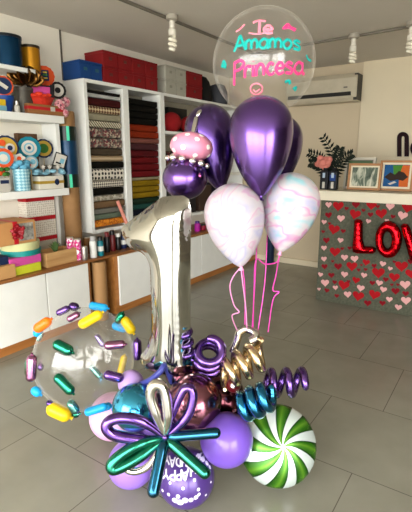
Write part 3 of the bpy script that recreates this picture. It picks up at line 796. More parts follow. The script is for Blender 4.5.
# small white bottle, navy basket, yellow box
p = on(17.5, 112, 0, -2.98); h = on(17.5, 101, 0, -2.98)[2] - Z1
rt = thing('small_bottle', 'small white bottle standing on the upper shelf edge', 'bottle', (p[0], p[1], Z1))
part(MB().lathe((p[0], p[1], Z1), (0, 0, 1), [(.018, 0), (.02, .005), (.02, h * .55), (.009, h * .68)], 14), 'bottle_body', P_wh, rt)
part(MB().lathe((p[0], p[1], Z1 + h * .68), (0, 0, 1), [(.012, 0), (.012, h * .3)], 14), 'cap', silverm, rt)
p = on(4, 100, 0, -3.04)
solo(MB().lathe((p[0], p[1], Z1), (0, 0, 1), [(.045, 0), (.055, .04), (.07, .11), (.066, .11), (.05, .04)], 20), 'small_bucket', mat('navy_plastic', '#153f86', .4), 'navy blue small bucket at the far left of the upper shelf', 'bucket')
rt, q = xbox(-3, 5.5, 99, -2.96, .06, Z1, mat('yellow_card', '#c9a81f', .5), 'gift_box', 'small yellow and pale blue box in front of the navy bucket', 'gift box')
part(MB().box(q[0], q[1] + .002, q[2], q[3] + .001, q[4] + .002, q[4] + (q[5] - q[4]) * .45), 'lower_band', P_lb, rt, smooth=False)

# lower shelf
rt, c, R, ax = topper(6, 148, 12.2, -3.09, [(1, P_nv), (.84, P_yl)], Z2, 'large round navy topper with multicoloured face at the back left')
for a_, b_, r_, m_ in ((-.35, -.2, .34, P_lb), (.3, .0, .36, P_wh), (.3, 0, .2, P_nv), (-.25, .4, .25, P_or), (.1, -.5, .22, P_gr)):
    extra_shape(rt, c, R, ax, circ(a_, b_, r_), m_, 'printed_spot', .012 + .004 * (r_ < .21))
rt, c, R, ax = topper(3.5, 158, 9.5, -3.0, [(1, P_or), (.66, P_lb), (.4, P_wh)], Z2, 'round orange-red ring topper with pale blue centre at the far left')
rt, c, R, ax = topper(29, 148, 11, -3.03, [(1, P_tl), (.66, P_wh), (.45, P_lb), (.32, P_wh), (.15, P_nv)], Z2, 'round teal topper with white concentric rings')
rt, c, R, ax = topper(31, 162.5, 6.6, -2.99, [(1, P_lb), (.8, P_wh)], Z2, 'small round pale blue topper below the teal ringed one')
extra_shape(rt, c, R, ax, circ(-.35, -.3, .3), P_rd, 'red_spot')
extra_shape(rt, c, R, ax, circ(.25, .1, .4), P_lb, 'blue_spot')
c = on(18.5, 158, 0, -2.985); k = 5 * 3.4 / F
rt = thing('cloud_topper', 'small white cloud-shaped topper with orange middle', 'paper topper', (c[0], c[1], Z2), 'round paper toppers on the shelves')
cl = MB()
e3 = unit([1, -.55, .05]); e1 = unit(np.cross(ZUP, e3)); e2 = np.cross(e3, e1)
cpoly = [(1.1 * math.cos(a) * (1 + .14 * math.cos(5 * a)) * k, .75 * math.sin(a) * (1 + .14 * math.cos(5 * a)) * k) for a in np.linspace(0, 2 * PI, 40, endpoint=False)]
part(MB().prism(cpoly, c, e1, e2, e3, .005), 'cloud', P_wh, rt, smooth=False)
part(MB().prism([(a * k, b * k) for a, b in circ(.1, -.1, .4)], c + e3 * .005, e1, e2, e3, .003), 'orange_spot', P_or, rt, smooth=False)
part(MB().cyl((c[0] - .006, c[1], Z2 + .14), (c[0] - .006, c[1], c[2]), .004, 6), 'stick', P_wh, rt)
rt, c, R, ax = topper(43.5, 148.5, 9.2, -3.08, [(1, P_nv), (.82, P_yl), (.5, P_gr)], on(50, 176, 0, -2.965)[2], 'round navy topper with yellow-green face behind the white card')
# patterned cylinder with tissue
p = on(20.5, 169, 0, -3.0)
rt = thing('gift_cylinder', 'pale blue patterned cylinder box with blue tissue, carrying the teal toppers', 'gift box', (p[0], p[1], Z2))
part(MB().lathe((p[0], p[1], Z2), (0, 0, 1), [(.058, 0), (.06, .004), (.06, p[2] - Z2)], 28), 'cylinder_body', pattern('pale_blue_scales', 'check', '#a9cdd3', '#6fa3b4', 60), rt)
mb = MB()
for k in range(12):
    t = 2 * PI * k / 12
    mb.ball((p[0] + .04 * math.cos(t), p[1] + .05 * math.sin(t), p[2] + .015 + .015 * (k % 3)), .03, (1, 1, .7), 10, 7)
part(mb, 'tissue_filling', mat('blue_tissue', '#5b9db8', .6), rt)
# dark brown carton behind, round brown hatbox
rt, q = xbox(17, 37, 133.5, -3.13, .045, Z2, mat('brown_hatbox', '#5c3f28', .6), 'carton', 'brown carton standing behind the teal ringed topper', 'box')
rt, q = xbox(28.5, 38, 172, -3.05, .06, Z2, mat('deep_brown_card', '#33241b', .6), 'carton', 'dark brown small carton between the cylinder and the white gift box', 'box')
# orange flowers and white box far left
rt, q = xbox(-6, 10, 178, -2.97, .12, Z2, P_wh, 'gift_box', 'white gift box with blue label at the far left of the lower shelf', 'gift box')
part(MB().box(q[1], q[1] + .003, q[3] - .075, q[3] - .012, q[4] + .06, q[4] + .085), 'label_strip', P_nv, rt, smooth=False)
zt2 = q[5]
rt = thing('paper_flower_posy', 'orange and green paper flower posy on the white box at far left', 'paper flowers', (q[1] - .05, q[3] - .04, zt2))
mo = MB(); mg = MB()
for k in range(5):
    mo.ball((q[1] - .05 + .02 * math.cos(k * 2), q[3] - .055 + .03 * math.sin(k * 2.3), zt2 + .035), .026, (1, 1, .8), 12, 8)
for k in range(8):
    t = k * .8
    mg.ball((q[1] - .04 + .03 * math.cos(t), q[3] - .03 + .035 * math.sin(t), zt2 + .025 + .035 * (k % 2)), .022, (1, 1, .7), 10, 7)
part(mo, 'bloom', P_or, rt); part(mg, 'leaves', P_gr, rt)
# white gift box with yellow stripe, tissue, stars, card, grey cup
rt, q = xbox(39, 63.5, 176, -2.965, .15, Z2, mat('white_gift_card', '#d9d4c6', .5), 'gift_box', 'white gift box with yellow stripe and blue emblem on the lower shelf', 'gift box')
zb = q[4] + (q[5] - q[4]) * .42
part(MB().box(q[0] - .001, q[1] + .0015, q[2] - .0015, q[3] + .0015, zb, zb + .022), 'yellow_stripe', P_yl, rt, smooth=False)
cyy = q[2] + (q[3] - q[2]) * .7
part(MB().prism([(a * .022, b * .026) for a, b in circ(0, 0, 1, 8)], (q[1] + .0015, cyy, zb + .011), (0, 1, 0), (0, 0, 1), (1, 0, 0), .003), 'emblem', P_nv, rt, smooth=False)
mb = MB(); zt3 = q[5]
for k in range(26):
    yy = q[2] - .02 + (q[3] - q[2] + .05) * random.random(); xx = q[0] + .02 + .13 * random.random()
    mb.ball((xx, yy, zt3 + .02 + .025 * random.random()), .028, (1, 1, .55), 10, 7)
part(mb, 'tissue_filling', mat('pale_blue_tissue', '#7aa9bb', .6), rt)
p = on(47.5, 167, 0, -3.05)
solo(MB().lathe((p[0], p[1], zt3 - .0), (0, 0, 1), [(.03, 0), (.036, .03), (.045, .085), (.04, .085), (.03, .02)], 20), 'paper_cup', mat('grey_brown_cup', '#49443c', .6), 'dark grey-brown cup standing in the white gift box', 'cup')
c = on(60, 160.5, 0, -2.99); t = -.35
e3 = unit([1, -.5, 0]); h1 = unit(np.cross(ZUP, e3)); e1 = h1 * math.cos(t) + ZUP * math.sin(t); e2 = -h1 * math.sin(t) + ZUP * math.cos(t)
k = 3.4 / F
rt = thing('greeting_card', 'tilted white card with black border over the white gift box', 'card', (c[0], c[1], zt3 + .03))
part(MB().obox(c, e1, e2, e3, 6.2 * k, 7.2 * k, .003), 'card_border', P_bk, rt, smooth=False)
part(MB().obox(c + e3 * .004, e1, e2, e3, 5.2 * k, 6.2 * k, .002), 'card_face', P_wh, rt, smooth=False)
part(MB().obox(c + e3 * .0065 + e1 * k * 2, e1, e2, e3, 2 * k, 2.4 * k, .001), 'card_picture', P_lb, rt, smooth=False)
part(MB().obox(c + e3 * .0065 - e1 * k * 1 - e2 * k * 3, e1, e2, e3, 2.6 * k, .8 * k, .001), 'card_line', P_bk, rt, smooth=False)
part(MB().cyl((c[0] - .006, c[1], zt3 + .03), c - e3 * .004, .004, 6), 'stick', P_wh, rt)
for k_, (px, py) in enumerate(((43, 167), (49.5, 166.5), (57.5, 167))):
    c = on(px, py, 0, -2.98); R = 2.6 * 3.4 / F
    star = [(R * (1 if i % 2 == 0 else .5) * math.sin(i * PI / 5), R * (1 if i % 2 == 0 else .5) * math.cos(i * PI / 5)) for i in range(10)]
    mb = MB().prism(star, c, h1, ZUP, e3, .008)
    mb.cyl((c[0], c[1], zt3 + .03), c, .003, 6)
    solo(mb, 'paper_star', P_wh, 'small white paper star on a pick, %s of three in the blue tissue' % ['leftmost', 'middle', 'rightmost'][k_], 'paper star', 'white stars in the gift box', smooth=False, loc=tuple(c))

# under the lower shelf, on the worktop
ZT = .549
dotw = pattern('white_dotted_card', 'dots', '#d9d2c4', '#b7ab9b', 55)
bandm = mat('red_band', '#a3161f', .5)
zs = [on(42, y, 0, -3.06)[2] for y in (197, 220.5, 241)]
pl = on(40, 256, 0, -3.06)
ya = on(36, 230, 0, -3.06)[1]; ybx = on(56.5, 230, 0, -3.06)[1]; yc = on(26.5, 208, 0, -3.06)[1]
solo(MB().box(-3.17, -3.06, ya, ybx, ZT, zs[2]), 'carton', mat('grey_white_card', '#a79f90', .6), 'plain grey-white carton at the bottom of the dotted boxes stack', 'box', smooth=False, bev=.003)
def dbox(y0, y1, z0, z1, label, top):
    rt = thing('gift_box', label, 'gift box', (-3.115, (y0 + y1) / 2, z0), 'white dotted boxes with red bands')
    part(MB().box(-3.17, -3.06, y0, y1, z0, z1), 'box_body', dotw, rt, smooth=False)
    part(MB().box(-3.171, -3.058, y0 - .001, y1 + .001, z0 + .002, z0 + .035), 'red_band', bandm, rt, smooth=False)
    if top: part(MB().box(-3.171, -3.058, y0 - .001, y1 + .001, z1 - .03, z1 - .002), 'red_band', bandm, rt, smooth=False)
dbox(ya, ybx, zs[2], zs[1], 'white dotted gift box with red band, lower of two under the shelf', False)
dbox(yc, ybx, zs[1], zs[0] - .0, 'white dotted gift box with two red bands, touching the lower shelf', True)
# tower of tins
lime = mat('lime_card', '#b9bd2c', .55); pinkc = mat('pink_card', '#c04a90', .55); tealc = mat('teal_tin', '#15807b', .45); cream = mat('pale_green_cream_tin', '#bdbd8a', .5)
rt, q1 = xbox(15, 41, 264.5, -2.78, .20, ZT, lime, 'gift_box', 'lime yellow square gift box at the bottom of the tin tower', 'gift box')
rt, q2 = xbox(9, 41, 256.5, -2.79, .2, q1[5], pinkc, 'gift_box', 'pink square gift box on the lime box', 'gift box')
def tin2(px, wpx, z0, z1, X, m, label):
    p = on(px, 250, 0, X); d = float((p - CAM) @ fwd); r_ = min(wpx * d / F / 2, .138)
    rt = thing('gift_tin', label, 'tin', (X, p[1], z0), 'tins and boxes on the left shelves')
    part(MB().lathe((X, p[1], z0), (0, 0, 1), [(r_, 0), (r_, (z1 - z0) * .55)], 40), 'tin_body', m, rt)
    part(MB().lathe((X, p[1], z0 + (z1 - z0) * .55), (0, 0, 1), [(r_ * 1.03, 0), (r_ * 1.03, z1 - z0)] if False else [(r_ * 1.03, 0), (r_ * 1.03, (z1 - z0) * .44), (r_, (z1 - z0) * .45)], 40), 'lid', m, rt)
    return r_
zt4 = on(21, 251, 0, -2.82)[2]; zt5 = on(20, 243, 0, -2.82)[2]
tin2(21, 37, q2[5], zt4, -2.915, tealc, 'teal round tin between the pink box and the pale green tin')
tin2(20.5, 36, zt4, zt5, -2.915, cream, 'pale green cream round tin under the window gift box')
rt, q = xbox(-6, 35, 222, -2.79, .26, zt5, mat('kraft_light', '#b5834f', .6), 'gift_box', 'kraft gift box with clear window and big red bow', 'gift box')
part(MB().box(q[1], q[1] + .003, q[2] + .56 * (q[3] - q[2]), q[3] - .02, q[4] + .02, q[5] - .015), 'window', mat('silver_window', '#a8a59c', .25, .3, var=.5, scale=40), rt, smooth=False)
yr = q[2] + .48 * (q[3] - q[2])
part(MB().box(q[0] - .002, q[1] + .002, yr - .017, yr + .017, q[4], q[5] + .002), 'ribbon', rb, rt, smooth=False)
mbw = MB(); c0 = np.array([q[1] + .012, yr, (q[4] + q[5]) / 2 + .012])
for k in range(11):
    th = 2 * PI * k / 11; dd = np.array([.35, math.cos(th), math.sin(th)]); dd = unit(dd); R_ = .062 if k % 2 else .048
    sd = unit(np.cross(dd, [1, 0, 0])); 
    mbw.tube(smoothline([c0, c0 + dd * R_ * .7 + np.array([.02, 0, 0]), c0 + dd * R_, c0 + dd * R_ * .5 + np.array([-.004, 0, 0])], 4), .011, 8, flat=np.cross(sd, dd))
part(mbw, 'bow', mat('red_bow', '#8d1620', .35), rt)
rt, q = xbox(-8, 15.5, 266.5, -2.76, .12, ZT, mat('pale_wood_box', '#b58a57', .55), 'wooden_box', 'pale wooden box at the front left of the worktop', 'box')
rt, q = xbox(-4, 8.5, 257, -2.80, .1, q[5], P_nv, 'gift_box', 'small navy box lying on the pale wooden box', 'gift box')
# wooden crate with greens
a = on(48, 266, 2, ZT); a = on(47, 264, 0, -2.79); b = on(77, 258, 0, -2.79)
rt = thing('wooden_crate', 'pale wooden crate with green sprigs beside the pink cans', 'crate', (-2.87, (a[1] + b[1]) / 2, ZT))
zc1 = on(62, 250.5, 0, -2.79)[2]
cm = wood('crate_pale_wood', '#a5794a', '#c19a66', 1)
x0, x1, y0, y1 = -2.95, -2.79, a[1], b[1]
part(MB().box(x1 - .01, x1, y0, y1, ZT, zc1), 'crate_side', cm, rt, smooth=False); part(MB().box(x0, x0 + .01, y0, y1, ZT, zc1), 'crate_side', cm, rt, smooth=False)
part(MB().box(x0 + .01, x1 - .01, y0, y0 + .01, ZT, zc1), 'crate_side', cm, rt, smooth=False); part(MB().box(x0 + .01, x1 - .01, y1 - .01, y1, ZT, zc1), 'crate_side', cm, rt, smooth=False)
part(MB().box(x0 + .01, x1 - .01, y0 + .01, y1 - .01, ZT, zc1 - .03), 'crate_base', cm, rt, smooth=False)
mg = MB()
for k in range(16):
    t = k * 2.4; cc = np.array([-2.87, (y0 + y1) / 2 + .0, zc1 - .03]); r_ = .012 + .003 * k
    tip = cc + np.array([math.cos(t) * r_ * .8, math.sin(t) * r_, .10 - .002 * k])
    mg.tube(smoothline([cc, (cc + tip) / 2 + np.array([0, 0, .012]), tip], 4), [.003, .008, .013, .014, .013, .01, .007, .004, .001], 8, flat=(0, .2, 1))
part(mg, 'green_sprigs', mat('succulent_green', '#4f6a3a', .5), rt)
# dark blue roll in the back corner
p = on(263, 268, 2, 0)
solo(MB().lathe((-2.46, 5.10, 0), (0, 0, 1), [(.05, 0), (.052, .01), (.052, 1.05), (.048, 1.06)], 18), 'fabric_roll', mat('midnight_blue_cloth', '#10203a', .6), 'midnight blue roll standing on the floor in the back corner', 'fabric roll')

# ------------------------------------------------------------------ counter
YC = 3.985
counterm = mat('grey_green_stone', '#4c4e41', .8, spec=.12, var=.22, scale=55, bump=.15, bscale=90)
rt = thing('reception_counter', 'grey stone-textured reception counter with white top, covered in paper hearts', 'counter', (-.3, 4.3, 0))
part(MB().box(-1.415, 1.15, YC, 4.6, 0, .972), 'counter_body', counterm, rt, smooth=False, bev=.004)
part(MB().box(-1.455, 1.2, YC - .02, 4.66, .972, 1.062), 'counter_top', mat('ivory_counter_top', '#cfc6b0', .45, var=.02), rt, 'ivory slab top', smooth=False, bev=.005)
HR = mat('red_heart_vinyl', '#93131a', .7, spec=.08); HP = mat('pink_heart_vinyl', '#c79492', .7, spec=.08); HD = mat('dark_red_heart_vinyl', '#74101a', .7, spec=.08)
def heart(cx, cz, w, m, rot):
    pts = []
    for t in np.linspace(0, 2 * PI, 28, endpoint=False):
        hx = 16 * math.sin(t) ** 3 / 32; hz = (13 * math.cos(t) - 5 * math.cos(2 * t) - 2 * math.cos(3 * t) - math.cos(4 * t) + 2.5) / 32
        pts.append((w * (hx * math.cos(rot) - hz * math.sin(rot)), w * (hx * math.sin(rot) + hz * math.cos(rot))))
    mb = MB().prism(pts, (cx, YC, cz), (1, 0, 0), (0, 0, 1), (0, -1, 0), .003)
    o = part(mb, 'heart_sticker', m, rt, {HP: 'pale pink heart', HR: 'red heart', HD: 'dark red heart'}[m], smooth=False)
HL = [(140,98,HR,40),(124,183,HR,42),(128,265,HR,40),(201,128,HR,40),(262,92,HR,36),(298,125,HR,38),(140,318,HD,30),(190,318,HR,40),(160,387,HR,42),(213,427,HR,42),(272,422,HR,40),(287,342,HR,44),(345,358,HR,36),(372,318,HR,42),(242,303,HR,26),(205,368,HR,28),(97,222,HD,26),(105,130,HD,26),(90,318,HD,24),(115,350,HD,24),(92,378,HP,32),(88,250,HP,22),(75,347,HP,20),(150,142,HP,28),(330,95,HP,28),(375,132,HP,32),(250,152,HP,18),(88,155,HP,20),(148,222,HP,22),(163,285,HP,26),(200,290,HP,28),(163,347,HP,26),(88,290,HP,22),(130,395,HP,20),(175,420,HP,28),(222,397,HP,28),(234,350,HP,22),(290,378,HP,24),(303,308,HP,22),(305,402,HP,24),(327,438,HP,22),(385,385,HP,34),(388,443,HP,32),(360,467,HP,24),(258,128,HD,20),(205,92,HD,28),(395,95,HR,42),(265,378,HD,20),(350,408,HD,28),(248,452,HD,26),(302,452,HD,22),(314,365,HD,20),(98,405,HD,20),(135,425,HD,18),(158,188,HD,18),(155,252,HD,14),(120,298,HD,12),(85,190,HD,14),(127,375,HD,18),(272,315,HD,18),(215,330,HD,14),(240,328,HD,14),(340,135,HD,16),(170,105,HD,16),(285,98,HD,14),(336,384,HD,12),(358,384,HD,12),(387,417,HD,22),(408,345,HR,38),(105,92,HP,24),(232,112,HD,14),(318,150,HP,14),(330,325,HP,16),(345,300,HD,12),(225,312,HD,10),(178,372,HD,14),(405,300,HD,20),(70,400,HP,14),(108,160,HD,12),(182,250,HD,16)]
for (hx, hy, m, w) in HL:
    p = on(300 + hx / 3.66, 180 + hy / 3.66, 1, YC)
    heart(p[0], min(p[2], .945), w / 3.66 * 4.0 / F, m, random.uniform(-.18, .18))
for k in range(16):
    heart(-.45 + random.random() * 1.5, .1 + .8 * random.random(), random.choice((.03, .07, .1)), random.choice((HR, HP, HD)), random.uniform(-.3, .3))
# LOVE foil letters
redfoil = mat('red_foil', '#b00d16', .17, 1.0, var=.08, bump=.25, bscale=30)
def pts_plane(poly, Y):
    return [(lambda p: (p[0], p[2]))(on(x, y, 1, Y)) for x, y in poly]
def letter(ch, poly, holes, lab):
    mb = MB(); Yl = YC - .055
    foil(mb, pts_plane(poly, Yl), [pts_plane(h, Yl) for h in holes], (0, Yl, 0), (1, 0, 0), (0, 0, 1), (0, -1, 0), .045, .009, .14, .06, seed=ord(ch))
    solo(mb, 'letter_balloon', redfoil, lab, 'foil balloon', 'red foil letters on the counter')
letter('L', [(354, 220.5), (357, 219), (361, 219.5), (362.8, 222), (363, 240), (364.5, 246), (373, 246.5), (376, 248), (376, 251.5), (373, 254), (357, 253.8), (352.5, 252), (352, 247), (353.5, 232)], [], 'red foil letter L balloon hung on the counter front')
def ell(cx, cy_, a, b, n=28): return [(cx + a * math.cos(t), cy_ + b * math.sin(t)) for t in np.linspace(0, 2 * PI, n, endpoint=False)]
letter('O', ell(388.6, 239.5, 13.6, 18.8), [ell(387.5, 240, 4.0, 8.5, 20)], 'red foil letter O balloon hung on the counter front')
letter('V', [(400.5, 226), (403, 223.5), (408, 224), (410, 227), (417, 247), (424, 227), (427, 224.5), (432, 225), (434, 228), (423, 260), (419, 264), (413, 263), (409.5, 259)], [], 'red foil letter V balloon at the right edge, hung on the counter')

# things on the counter
ZK = 1.063
def frame(px0, px1, ytop, Y, fm, mm, pm, bw, mw, label, lean=.12):
    a = on(px0, 190, 1, Y); b = on(px1, 190, 1, Y); w = b[0] - a[0]; h = on((px0 + px1) / 2, ytop, 1, Y)[2] - ZK
    e1 = np.array([1, 0, 0.]); e2 = unit([0, lean, 1]); e3 = np.cross(e1, e2) * -1; e3 = unit([0, -1, lean])
    cx = (a[0] + b[0]) / 2; O = np.array([cx, Y, ZK + .002])
    rt = thing('picture_frame', label, 'picture frame', (cx, Y, ZK), 'framed pictures on the counter')
    part(MB().obox(O + e2 * h / 2, e1, e2, e3, w / 2, h / 2, .006), 'mount', mm, rt, smooth=False)
    fr = MB()
    for sx in (-1, 1): fr.obox(O + e2 * h / 2 + e1 * sx * (w / 2 - bw / 2), e1, e2, e3, bw / 2, h / 2, .013)
    for sz in (bw / 2, h - bw / 2): fr.obox(O + e2 * sz, e1, e2, e3, w / 2 - bw, bw / 2, .0125)
    part(fr, 'frame_border', fm, rt, smooth=False, bev=.002)
    pw, phh = w / 2 - bw - mw, h / 2 - bw - mw
    part(MB().obox(O + e2 * h / 2 + e3 * .007, e1, e2, e3, pw, phh, .002), 'picture', pm, rt, smooth=False)
    part(MB().obox(O + e2 * h * .3 - e3 * .05, e1, unit(e2 - .35 * np.array([0, -1, 0]) * -1), e3, .03, h * .28, .003), 'easel_back', P_bk, rt, smooth=False) if False else None
    return rt, O, e1, e2, e3, w, h
oak = wood('oak_frame', '#8a5a2c', '#a87440', 0)
frame(343, 373, 157.5, 4.3, mat('pale_frame', '#bdb6a6', .5), mat('dark_mount', '#6a6257', .6), mat('green_photo', '#3f5a35', .4), .022, .01, 'pale grey-white picture frame behind the oak frame with misty trees')
misty = landscape_mat('misty_trees', [(.3, '#39443a'), (.45, '#5f6a5c'), (.55, '#a5a796'), (.7, '#c6c4b0')], 26, 1.0)
frame(346.8, 380, 163.5, 4.18, oak, mat('cream_mount', '#d2c8ae', .6), misty, .022, .014, 'oak picture frame with a misty grey tree scene on the counter')
rt, O, e1, e2, e3, w, h = frame(378, 412, 160.5, 4.215, oak, mat('cream_mount', '#d2c8ae', .6), mat('picture_blue', '#0f4a7c', .7), .02, .018, 'oak picture frame with a colourful mountain picture on the counter')
pw, phh = w / 2 - .038, h / 2 - .038; C0 = O + e2 * h / 2 + e3 * .0095
def pic(poly, m, l): part(MB().prism([(a * pw, b * phh) for a, b in poly], C0 + e3 * l, e1, e2, e3, .001), 'painted_area', m, rt, smooth=False)
pic([(-.2, .0), (-.35, .95), (.45, .95), (.4, 0)], mat('picture_green', '#3b7423', .7), 0)
pic([(.25, .1), (.45, .95), (1, .95), (1, -1), (.3, -1)], mat('picture_orange', '#b8571a', .7), .001)
pic([(-.95, -.15), (-.5, .3), (-.1, .1), (.2, .45), (.6, .3), (.95, -.1), (.6, -.45), (.1, -.35), (-.4, -.5)], mat('picture_brown', '#24130b', .7), .002)
pic([(-.6, -.75), (-.1, -.5), (.1, -.6), (-.4, -.85)], P_wh, .002)
# dark red ornaments behind the pale frame
solo(MB().ball((-1.17, 4.42, ZK + .06), .06, (1, 1, 1)), 'red_pot', mat('maroon_pot', '#431319', .4), 'dark red round pot behind the pale picture frame', 'pot')
mb = MB()
for k in range(9):
    mb.ball((-1.20 + .025 * k * .9, 4.42 + .02 * math.sin(k * 2), ZK + .135 + .012 * math.sin(k * 1.7)), .022, n=10, m=7)
solo(mb, 'dried_flowers', mat('dried_red', '#4d161c', .7), 'dark red dried flower heads above the pale picture frame', 'flowers')
# two dark bottles
navb = mat('navy_bottle_glass', '#090b12', .35, spec=.15)
for k, (px, bl) in enumerate(((324.5, '#15171c'), (333.2, '#1b3a78'))):
    p = on(px, 188.5, 1, 4.12); zt_ = on(px, 168, 1, 4.12)[2]; h = zt_ - ZK
    rt = thing('perfume_bottle', ['dark square bottle with white lower label, left of the pair on the counter', 'dark square bottle with blue band and white label, right of the pair on the counter'][k], 'bottle', (p[0], 4.12, ZK), 'pair of dark bottles on the counter')
    part(MB().box(p[0] - .038, p[0] + .038, 4.085, 4.155, ZK, ZK + h * .86), 'bottle_body', navb, rt, smooth=False, bev=.006)
    part(MB().cyl((p[0], 4.12, ZK + h * .86), (p[0], 4.12, ZK + h), .02, 16), 'cap', P_bk, rt)
    part(MB().box(p[0] - .012, p[0] + .012, 4.081, 4.085, ZK + .012, ZK + h * .36), 'white_label', P_wh, rt, smooth=False)
    part(MB().box(p[0] - .026, p[0] + .026, 4.0815, 4.085, ZK + h * .42, ZK + h * .70), 'band', mat('band_%d' % k, bl, .5, spec=.1), rt, smooth=False)
    part(MB().box(p[0] - .012, p[0] + .012, 4.080, 4.0815, ZK + h * .55, ZK + h * .78), 'neck_label', mat('pale_blue_label', '#9fb0c4', .4), rt, smooth=False)
# fern with pink flower
p = on(330, 188, 1, 4.3)
rt = thing('potted_fern', 'dark fronded plant with one pink flower behind the pair of bottles', 'plant', (p[0], 4.3, ZK))
part(MB().lathe((p[0], 4.3, ZK), (0, 0, 1), [(.045, 0), (.055, .08), (.06, .12), (.052, .12), (.05, .09)], 20), 'pot', P_bk, rt)
leafm = mat('dark_leaf', '#101810', .6, spec=.12)
def frond(pts, n=9, L=.1):
    mb = MB(); line = smoothline(pts, 8); mb.tube(line, .003, 6)
    for i in range(3, len(line), max(1, len(line) // n)):
        d = unit(line[i] - line[i - 1]); sd = unit(np.cross(d, [0, 1, 0]))
        for s in (-1, 1):
            q0 = line[i]; q1 = q0 + (sd * s * .85 + d * .5) * L * (1 - .5 * i / len(line))
            mb.tube([q0, (q0 + q1) / 2, q1], [.0035, .0125, .001], 6, flat=(0, -1, 0))
    return mb
def cp(px, py, Y=4.26): return on(px, py, 1, Y)
base = np.array([p[0], 4.3, ZK + .1])
for q in ([base, cp(334, 165), cp(331, 150), cp(323, 137)], [base, cp(336, 165), cp(338, 155), cp(340, 148)], [base, cp(324, 165), cp(318, 157), cp(309, 153)], [base, cp(322, 168), cp(316, 164), cp(310, 163)], [base, cp(338, 168), cp(345, 158), cp(352, 154)]):
    part(frond(q), 'frond', leafm, rt)
fc = cp(323.5, 162.5, 4.2); mb = MB()
for k in range(9):
    t = 2 * PI * k / 9; rr = .028 + .016 * (k % 2)
    mb.ball(fc + np.array([math.cos(t) * rr * 1.5, .01 * (k % 3), math.sin(t) * rr]), .034, (1, .6, .9), 12, 8)
mb.ball(fc - np.array([0, .015, 0]), .035, (1, .8, 1), 12, 8)
part(mb, 'flower', mat('salmon_petal', '#c8776a', .6), rt)
part(MB().tube(smoothline([base, base * .4 + fc * .6 + np.array([0, 0, -.02]), fc], 6), .004, 6), 'stem', leafm, rt)

# AC unit
a = on(358, 72, 1, 5.02); 
rt = thing('air_conditioner', 'cream wall-mounted air conditioner high on the back wall', 'air conditioner', (-1.85, 5.12, 1.95))
acm = mat('cream_plastic', '#b7ad97', .4); x1 = a[0]; x0 = x1 - .82
zt_, zb_ = on(360, 71.5, 1, 5.02)[2], on(360, 100, 1, 5.02)[2]
prof = [(5.205, zb_), (5.06, zb_), (5.02, zb_ + .05), (5.01, zt_ - .05), (5.05, zt_), (5.205, zt_)]
part(MB().prism([(y, z) for y, z in prof], (x0, 0, 0), (0, 1, 0), (0, 0, 1), (1, 0, 0), x1 - x0), 'housing', acm, rt, smooth=False, bev=.006)
part(MB().box(x0 + .03, x1 - .06, 5.0, 5.03, zb_ + .055, zb_ + .095), 'air_outlet', mat('dark_vent', '#1e1b18', .6), rt, smooth=False)
part(MB().obox(((x0 + x1) / 2 - .015, 5.015, zb_ + .045), (1, 0, 0), unit([0, -.4, 1]), unit([0, -1, -.4]), (x1 - x0) / 2 - .05, .012, .003), 'louver', acm, rt, smooth=False)
part(MB().box(x1 - .035, x1 + .003, 5.03, 5.2, zb_ + .01, zt_ - .01), 'side_cap', mat('dark_side', '#3a362f', .5), rt, smooth=False)
part(MB().box(x1 - .14, x1 - .1, 5.003, 5.013, zb_ + .135, zb_ + .15), 'badge', mat('badge_grey', '#6c675d', .4), rt, smooth=False)
# wall letters n, e
lm = mat('dark_plum_letter', '#220d13', .6, spec=.1)
def arch(px0, px1, pyt, pyb, t):
    xc = (px0 + px1) / 2; r_ = (px1 - px0) / 2; ri = r_ - t
    o = [(px0, pyb)] + [(xc - r_ * math.cos(a), pyt + r_ - r_ * math.sin(a)) for a in np.linspace(0, PI, 14)] + [(px1, pyb), (px1 - t, pyb)]
    return o + [(xc + ri * math.cos(a), pyt + r_ - ri * math.sin(a)) for a in np.linspace(0, PI, 14)] + [(px0 + t, pyb)]
YW = YB - .031
def wl(poly): return [(q[0], q[2]) for q in (on(x, y, 1, YW) for x, y in poly)]
pp = wl(arch(397.5, 409, 132, 156.5, 4.2))
solo(MB().prism(list(reversed(pp)), (0, YW, 0), (1, 0, 0), (0, 0, 1), (0, -1, 0), .025), 'wall_letter', lm, 'dark plum letter n fixed on the back wall above the frames', 'wall letter', 'letters on the back wall', smooth=False)
outer = ell(418, 148.5, 7.5, 8.5, 30)
ee = [(418 + 7.5 * math.cos(t), 148.5 + 8.5 * math.sin(t)) for t in np.linspace(.7, 2 * PI, 26)]
ei = [(418 + 4.2 * math.cos(t), 148.5 + 5 * math.sin(t)) for t in np.linspace(2 * PI, .9, 26)]
pe = wl(ee + [(421, 149.5), (414, 149.5), (414, 147)] + [] + ei[2:])
solo(MB().prism(list(reversed(wl(ee + ei))), (0, YW, 0), (1, 0, 0), (0, 0, 1), (0, -1, 0), .025).box(*(lambda a, b: (a[0], b[0], YW - .025, YW, b[2], a[2]))(on(412, 147.3, 1, YW), on(425, 150, 1, YW))), 'wall_letter', lm, 'dark plum letter e at the right edge of the back wall', 'wall letter', 'letters on the back wall', smooth=False)

